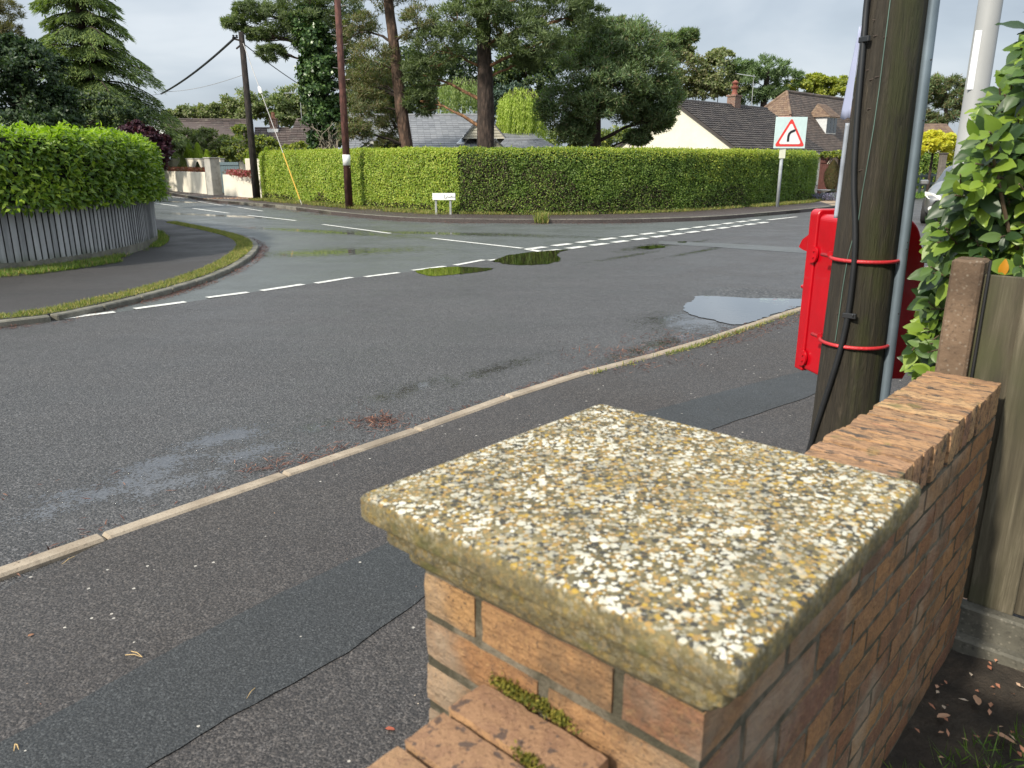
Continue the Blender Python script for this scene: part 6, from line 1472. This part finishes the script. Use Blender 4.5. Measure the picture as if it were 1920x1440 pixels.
def on_slope(u, v_):
    n_ = np.cross(e1-e0, r0-e0); n_ /= np.linalg.norm(n_); d = ray(u, v_); o_ = np.array([0, 0, H]); t_ = np.dot(e0-o_, n_)/np.dot(d, n_); return o_+d*t_, (n_ if n_[2] > 0 else -n_)
q4 = [on_slope(u, v_) for u, v_ in ((856, 273), (869, 273), (882, 257), (871, 257))]; nS = q4[0][1]; q4 = [q[0]+nS*.07 for q in q4]
mb.slab([q+nS*.04 for q in q4], -nS*.12); sk = mb.build('skylight', m_white, rfC)
cS = sum(q4)/4; mb = MB(); mb.slab([cS+(q-cS)*.78+nS*.055 for q in q4], -nS*.03); mb.build('pane', simple('skylight_glass', (.25, .29, .33), .08, spec=.8), sk)
# low extensions to the right of it
EX = empty('grey_roofed_extension', tuple(G0(970, 285, 37)), 'low clad extension with grey tiled roof just right of the straight pine trunk', 'house')
a, c, r_, q = at(925, 283, 37), at(1060, 290, 38), at(1018, 262, 39), at(945, 262, 39); q[2] = r_[2] = at(980, 262, 39)[2]; c[2] = a[2]
mb = MB(); roof_slope(mb, a, c, r_, q, 9, .3, lift=.02); ridge_line(mb, q, r_, .07); mb.build('roof', m_tC, EX)
mb = MB(); mb.prism([(a[0], a[1]+.2), (c[0], c[1]+.2), (c[0], c[1]+4), (a[0], a[1]+4)], 0, a[2]); mb.add([(a[0]-.02, a[1]+.1, a[2]-.1), (a[0]-.02, a[1]+4, a[2]-.1), tuple(q+[-.02, 0, -.06])], [(0, 1, 2)]); mb.build('wall', m_board, EX)
gable(EX, 918, 958, 290, 262, 36.2, m_board, 1.2, us=928, courses=6, rows=6)
UP = empty('grey_roofed_annex', tuple(G0(990, 255, 44)), 'dark ribbed roof strip behind the extension, below the golden willow', 'house')
a, c, r_, q = at(930, 264, 42), at(1015, 264, 42), at(998, 250, 43), at(935, 250, 43)
mb = MB(); roof_slope(mb, a, c, r_, q, 5, .3, lift=.02); mb.build('roof', m_tC, UP); mb = MB(); mb.prism([(a[0], a[1]+.1), (c[0], c[1]+.1), (c[0], c[1]+3), (a[0], a[1]+3)], 0, a[2]); mb.build('wall', m_board, UP)
# white gabled porch behind the hedge
PO = empty('white_porch', tuple(G0(695, 285, 33)), 'small white-framed gabled porch roof seen over the hedge beside the leaning pine', 'porch')
a, c, t_ = at(662, 287, 34), at(732, 287, 34), at(697, 262, 34); c[2] = a[2]
mb = MB()
for p, q in ((a, t_), (t_, c)): mb.slab([p, q, q-Z3*.14, p-Z3*.14], (0, .06, 0))
mb.slab([a+(t_-a)*.28, c+(t_-c)*.28, c+(t_-c)*.28-Z3*.09, a+(t_-a)*.28-Z3*.09], (0, .05, 0)); mb.prism([(a[0]+.1, a[1]), (c[0]-.1, a[1]), (c[0]-.1, a[1]+1.5), (a[0]+.1, a[1]+1.5)], 0, a[2]-.1); mb.build('frame', m_white, PO)
mb = MB(); mb.slab([a+[0, .1, 0], c+[0, .1, 0], t_+[0, .1, 0]], (0, .02, 0)); mb.build('glazing', m_glass, PO)
mb = MB(); B = np.array([0, 1.8, 0]); roof_slope(mb, a+Z3*.02, a+B, t_+B, t_+Z3*.02, 5, .3, lift=.015); roof_slope(mb, c+B, c+Z3*.02, t_+Z3*.02, t_+B, 5, .3, lift=.015); mb.build('roof', m_tC, PO)

# A, B: brown roofed bungalows at left
HA = empty('bungalow', tuple(G0(380, 285, 50)), 'bungalow with long brown tiled roof and white gable edge behind the left garden', 'house')
e0, e1 = at(330, 262, 49), at(475, 300, 47); r0, r1 = at(303, 224, 52), at(462, 231, 53); e0 = at(322, 292, 49); e1 = at(480, 292, 49); r1[2] = r0[2]
mb = MB(); roof_slope(mb, e0, e1, r1, r0, 16, .35, lift=.04); roof_slope(mb, r1+[0, 4.5, -2.6], r0+[0, 4.5, -2.6], r0, r1, 6, .8); ridge_line(mb, r0, r1, .09); mb.build('roof', m_tA, HA)
mb = MB(); mb.prism([(e0[0], e0[1]+.3), (e1[0]-.2, e1[1]+.3), (e1[0]-.2, e1[1]+6), (e0[0], e0[1]+6)], 0, e0[2]-.02); mb.add([tuple(e0), tuple(r0-Z3*.1), tuple(r0+[0, 4, -2.4])], [(0, 1, 2)]); mb.build('wall', m_creamw, HA)
dd = r0-e0; mb = MB(); mb.slab([r0+[-.05, 0, .1], r0+[-.75, .1, -.55], r0+[-.75, .1, -1.0], e0+dd*.30+[-.2, 0, 0], e0+dd*.30+[-.02, 0, .1]], (-.03, .06, 0)); mb.build('barge_board', m_white, HA)
HB = empty('bungalow', tuple(G0(530, 285, 46)), 'brown hipped bungalow roof with small chimney right of the black pole', 'house')
e0, e1 = at(470, 300, 45), at(600, 300, 45); r0, r1 = at(478, 241, 48), at(542, 239, 48); r1[2] = r0[2]
mb = MB(); roof_slope(mb, e0, e1, r1+[1.2, 0, 0], r0, 13, .35, lift=.03); ridge_line(mb, r0, r1, .08)
h0, h1_ = at(540, 262, 46), at(600, 262, 46); t0 = at(556, 222, 48); t1 = at(585, 222, 48); t1[2] = t0[2]
roof_slope(mb, at(525, 300, 44.6), at(610, 300, 44.6), t1, t0, 17, .35, lift=.03); rfB = mb.build('roof', m_tA, HB)
mb = MB(); mb.prism([(e0[0]+.2, e0[1]+.3), (e1[0], e1[1]+.3), (e1[0], e1[1]+5), (e0[0]+.2, e0[1]+5)], 0, e0[2]-.02); mb.build('wall', m_creamw, HB)
cc = at(513, 232, 47.9); mb = MB(); mb.box(cc-[0, 0, .1], (.38, .38, .72)); mb.box(cc+[0, 0, .28], (.45, .45, .06)); chb = mb.build('chimney', m_rbrick, rfB)
mb = MB(); mb.box(cc+[0, -.08, -.42], (.62, .5, .26)); mb.build('flashing', m_white, chb)
mb = MB(); lathe(mb, tuple(cc+[0, 0, .31]), [(.12, 0), (.10, .3), (.12, .34)], 10); mb.build('chimney_pot', simple('clay_pot', (.34, .15, .09), .7), chb)
aerial('tv_aerial', 'small television aerial above the brown hipped roof by the ivy-clad pine', t0+[.3, 0, -.1], 1.6, 1.0, (1, 0, 0))
# F: far cottage right
HF = empty('cottage', tuple(G0(1740, 250, 60)), 'distant brown-roofed cottage glimpsed between pole and shrub above the yellow bush', 'house')
e0, e1 = at(1690, 262, 58), at(1800, 262, 58); r0, r1 = at(1700, 232, 61), at(1775, 232, 61); r1[2] = r0[2]; mb = MB(); roof_slope(mb, e0, e1, r1, r0, 12, .35, lift=.03); mb.build('roof', m_tE2, HF)
mb = MB(); mb.prism([(e0[0], e0[1]+.3), (e1[0]-.2, e1[1]+.3), (e1[0]-.2, e1[1]+6), (e0[0], e0[1]+6)], 0, e0[2]-.02); mb.build('wall', m_creamw, HF)

# ------------------------------------------------------------ right hand front garden
strip('gravel_drive', [(1532, 376), (1545, 371), (1600, 350), (1660, 335), (1700, 340), (1650, 375), (1600, 383), (1560, 385)], .104, m_gravel)
Yd = 34.5
m_rb = simple('red_brown_door', (.12, .045, .035), .7, var=.2)
a, c = at(1534, 345, Yd), at(1556, 345, Yd); zt_ = at(1545, 292, Yd)[2]
GTB = empty('side_gate', (a[0], a[1], .1), 'red-brown boarded side gate at the end of the clipped hedge', 'gate')
mb = MB(); 
for k in range(5): p = a+(c-a)*k/5; q = a+(c-a)*(k+.94)/5; wbox(mb, p, q, .03, .1, zt_, .004)
mb.build('boards', m_rb, GTB); mb = MB(); wbox(mb, a+[0, -.035, 0], c+[0, -.035, 0], .03, zt_-.3, zt_-.18); mb.build('rail', m_rb, GTB)
a, c = at(1557, 345, Yd), at(1640, 345, Yd+2)
FN = empty('panel_fence', (a[0], a[1], .1), 'weathered board fence topped by pale lattice behind the topiary', 'fence')
zt2 = at(1580, 308, Yd)[2]; mb = MB(); nb_ = 16
for k in range(nb_): p = a+(c-a)*k/nb_; q = a+(c-a)*(k+.96)/nb_; wbox(mb, p, q, .02, .1, zt2, .003)
mb.build('boards', simple('grey_brown_board', (.17, .145, .11), .85, var=.3), FN)
mb = MB(); hz = .42; tt = norm((c-a)[None])[0]; L_ = np.linalg.norm(c[:2]-a[:2]); s_ = -.4
while s_ < L_:
    for sg in (1, -1):
        p0 = a+tt*(s_ if sg > 0 else s_+hz); p1 = a+tt*(s_+hz if sg > 0 else s_)
        mb.tube([(p0[0], p0[1], zt2+.01), (p1[0], p1[1], zt2+hz)], .012, 4)
    s_ += .13
mb.build('lattice', simple('pale_lattice', (.5, .46, .36), .7), FN, uv=False)
shrub('climber', 'green climber growing along the top of the lattice fence', 'plant', [pb(1550, 291, Yd, 16, 5), pb(1575, 289, Yd, 18, 5), pb(1600, 289, Yd+.5, 18, 6)], 1300, [LIMEM, MIDM], (.09, .06), midx_fn=lambda C, O: (rng.random(len(C)) < .4).astype(int))
pp = at(1558, 352, Yd-1); TPY = empty('potted_conifer', (pp[0], pp[1], .1), 'narrow brownish-green topiary conifer in a dark pot', 'potted plant')
mb = MB(); lathe(mb, (pp[0], pp[1], .1), [(.16, 0), (.24, .3), (.26, .32), (.22, .33)], 16); mb.build('pot', simple('dark_green_pot', (.03, .05, .04), .5), TPY, smooth=True)
n = 2600; t_ = rng.random(n); a_ = rng.uniform(0, 6.28, n); r_ = .30*np.sin(np.clip(t_*.9+.12, 0, 1)*math.pi)**.8*rng.uniform(.8, 1.05, n)
C = np.stack([pp[0]+r_*np.cos(a_), pp[1]+r_*np.sin(a_), .42+t_*1.15], 1); leaf_mesh('foliage', C, np.stack([np.cos(a_)*.5, np.sin(a_)*.5, 1+0*a_], 1), np.stack([np.cos(a_), np.sin(a_), 0*a_], 1)+rdir(n)*.3, .09, .04, [leafmat('topiary', [(.05, .05, .02), (.09, .08, .03), (.06, .09, .03)], .6, .1)], TPY)
bb = at(1544, 354, Yd-1.5); BB = empty('bird_bath', (bb[0], bb[1], .1), 'small white pedestal bird bath beside the potted topiary', 'bird bath')
mb = MB(); lathe(mb, (bb[0], bb[1], .1), [(.16, 0), (.16, .05), (.07, .08), (.06, .22), (.10, .25)], 16); mb.build('pedestal', m_white, BB, smooth=True)
mb = MB(); lathe(mb, (bb[0], bb[1], .352), [(.08, 0), (.26, .05), (.30, .09), (.27, .09), (.05, .05)], 20); mb.build('bowl', m_white, BB, smooth=True)
fb = at(1553, 366, 31); n = 1500; C = np.stack([fb[0]+rng.normal(size=n)*.35, fb[1]+rng.normal(size=n)*.3, .12+rng.random(n)*.22], 1)
T = empty('lavender_clump', (fb[0], fb[1], .1), 'low clump of lilac flowers on the gravel beside the hedge end', 'flowers'); leaf_mesh('flowers', C, rdir(n, 1), rdir(n), .08, .035, LILACM, T)
# dark green rail fence past the drive
RF = empty('rail_fence', tuple(at(1730, 345, 36)), 'low dark green post and rail fence along the far verge', 'fence')
m_gf = simple('dark_green_paint', (.025, .05, .04), .5); pa, pe = at(1680, 352, 33), at(1790, 336, 41); pa[2] = pe[2] = .1
ztf = at(1730, 326, 36.5)[2]
n_ = 12
for k in range(n_): p = pa+(pe-pa)*k/(n_-1); mb = MB(); mb.box((p[0], p[1], .1+(ztf-.1)/2), (.09, .09, ztf-.1+.06), ch=.01); mb.build('post', m_gf, RF)
for z in (ztf-.08, ztf-.45): mb = MB(); wbox(mb, pa+[0, -.09, 0], pe+[0, -.09, 0], .04, z-.05, z+.05); mb.build('rail', m_gf, RF)
blades('far_verge_grass', np.array([pa+(pe-pa)*t_+[random.gauss(0, .4), random.gauss(-.3, .4), 0] for t_ in rng.random(5000)]), .12, GRASS_G, wd=.02)
gp = at(1761, 345, 30); GPo = tag(None or bpy.data.objects.new('gate_post', None), 'grey-brown square timber post standing beside the yellow bush', 'post'); COL.objects.link(GPo); GPo.location = (gp[0], gp[1], .1)
mb = MB(); zt3 = at(1761, 294, 30)[2]; mb.box((gp[0], gp[1], .1+zt3/2), (.20, .20, zt3), ch=.01); mb.build('post', simple('timber_grey', (.14, .12, .10), .8, var=.3), GPo); mb = MB(); mb.box((gp[0], gp[1], .1+zt3+.02), (.26, .26, .05), ch=.01); mb.build('post_cap', simple('timber_dark', (.07, .06, .05), .8), GPo)

# ------------------------------------------------------------ silver car coming round the bend
cf = P(1722, 422, .004); hd = norm(np.array([[-.52, -.854, 0]]))[0]; rt = np.array([-hd[1], hd[0], 0])   # rt = towards image right
cc = cf+rt*.92-hd*2.12; cc[2] = .004
CAR = empty('parked_car', tuple(cc), 'silver-grey car on the road, half hidden by the big shrub', 'car')
def K3_(x, y, z): return cc+hd*x+rt*y+Z3*z
m_car, t, b, o = newmat('silver_paint'); setc(t, b, (.27, .265, .255)); b.inputs['Metallic'].default_value = .7; b.inputs['Roughness'].default_value = .3; b.inputs['Coat Weight'].default_value = .7; b.inputs['Coat Roughness'].default_value = .05
m_tyre = simple('tyre', (.02, .02, .02), .8); m_rim = simple('alloy', (.45, .45, .46), .3, .8); m_blk = simple('black_plastic', (.02, .02, .022), .5)
# lofted body: stations along x with half width, sill z, shoulder z, roof
stn = [(2.14, .66, .34, .62, .64), (2.08, .78, .26, .70, .74), (1.95, .86, .22, .78, .84), (1.6, .90, .22, .86, .94), (1.1, .91, .22, .90, 1.0), (.85, .91, .22, .92, 1.04), (.2, .91, .22, .94, 1.40), (-.3, .91, .22, .95, 1.50), (-1.0, .91, .22, .97, 1.49), (-1.6, .89, .24, .98, 1.36), (-1.95, .86, .28, .98, 1.06), (-2.12, .74, .36, .90, .95)]
vs_ = []; fs = []; mi = []
for (x, hw_, z0_, z1_, z2) in stn:
    cab_ = z2 > 1.1; yr = .62*hw_/.91 if cab_ else hw_*.72
    prof = [(0, z0_), (hw_*.8, z0_), (hw_*.98, z0_+.08), (hw_, (z0_+z1_)/2), (hw_*.985, z1_-.06), (hw_*.93, z1_), (yr+.02, z1_+(z2-z1_)*.88), (yr*.8, z2), (0, z2+.02)]
    full = [(-y, z) for y, z in prof[::-1][:-1]]+prof[:]
    full = full[:-1] if False else full
    for y, z in full: vs_.append(K3_(x, y, z))
npf = 17
for i in range(len(stn)-1):
    for k in range(npf-1):
        fs.append((i*npf+k, i*npf+k+1, (i+1)*npf+k+1, (i+1)*npf+k))
        kk = k if k < 8 else 15-k
        isg = (stn[i][4] > 1.1 or stn[i+1][4] > 1.1)
        mi.append(1 if (isg and kk in (1, 2) and not (k in (1,) and False)) or (isg and (stn[i][4] < 1.1 or stn[i+1][4] < 1.1) and kk in (0, 1, 2) ) else 0)
fs.append(tuple(range(npf))); mi.append(0); fs.append(tuple((len(stn)-1)*npf+k for k in range(npf))[::-1]); mi.append(0)
mb = MB(); mb.v = [tuple(map(float, p)) for p in vs_]; mb.f = fs; mb.mi = mi; mb.n = len(vs_)
body = mb.build('body', [m_car, m_glass], CAR, smooth=True); md = body.modifiers.new('sub', 'SUBSURF'); md.levels = 2; md.render_levels = 2
def wheel(x, y):
    s_ = 1 if y > 0 else -1; c_ = K3_(x, y, .33); mb = MB()
    mb.tube([c_-rt*.11, c_-rt*.09, c_+rt*.09, c_+rt*.11], [.29, .33, .33, .29], 28); wh = mb.build('wheel', m_tyre, CAR, smooth=True, uv=False)
    mb = MB(); mb.tube([c_+rt*s_*.09, c_+rt*s_*.118], [.22, .21], 20); mb.build('rim', m_rim, wh, uv=False)
for x in (1.35, -1.35):
    for y in (-.83, .83): wheel(x, y)
for s_ in (-1, 1):
    mb = MB(); mb.slab([K3_(2.10, s_*.48, .63), K3_(2.02, s_*.76, .66), K3_(1.84, s_*.865, .74), K3_(1.74, s_*.885, .83), K3_(1.96, s_*.74, .81), K3_(2.08, s_*.50, .74)], hd*.05+rt*s_*.02); mb.build('headlight', simple('headlamp_glass', (.75, .74, .70), .1, spec=.9), CAR)
    mb = MB(); p = K3_(2.03, s_*.70, .42); mb.tube([p, p+hd*.10], .06, 14); mb.build('fog_lamp', simple('fog_lamp_glass', (.7, .7, .68), .15), CAR, uv=False)
    mb = MB(); mb.box(K3_(.72, s_*1.02, 1.04), (.14, .20, .13), hd, rt, ch=.03); mb.build('wing_mirror', m_car, CAR)
mb = MB(); mb.box(K3_(2.13, 0, .66), (.05, .80, .12), hd, rt, ch=.015); mb.build('grille', m_blk, CAR)
mb = MB(); mb.box(K3_(2.10, 0, .34), (.10, 1.35, .16), hd, rt, ch=.02); mb.build('lower_bumper', m_blk, CAR)
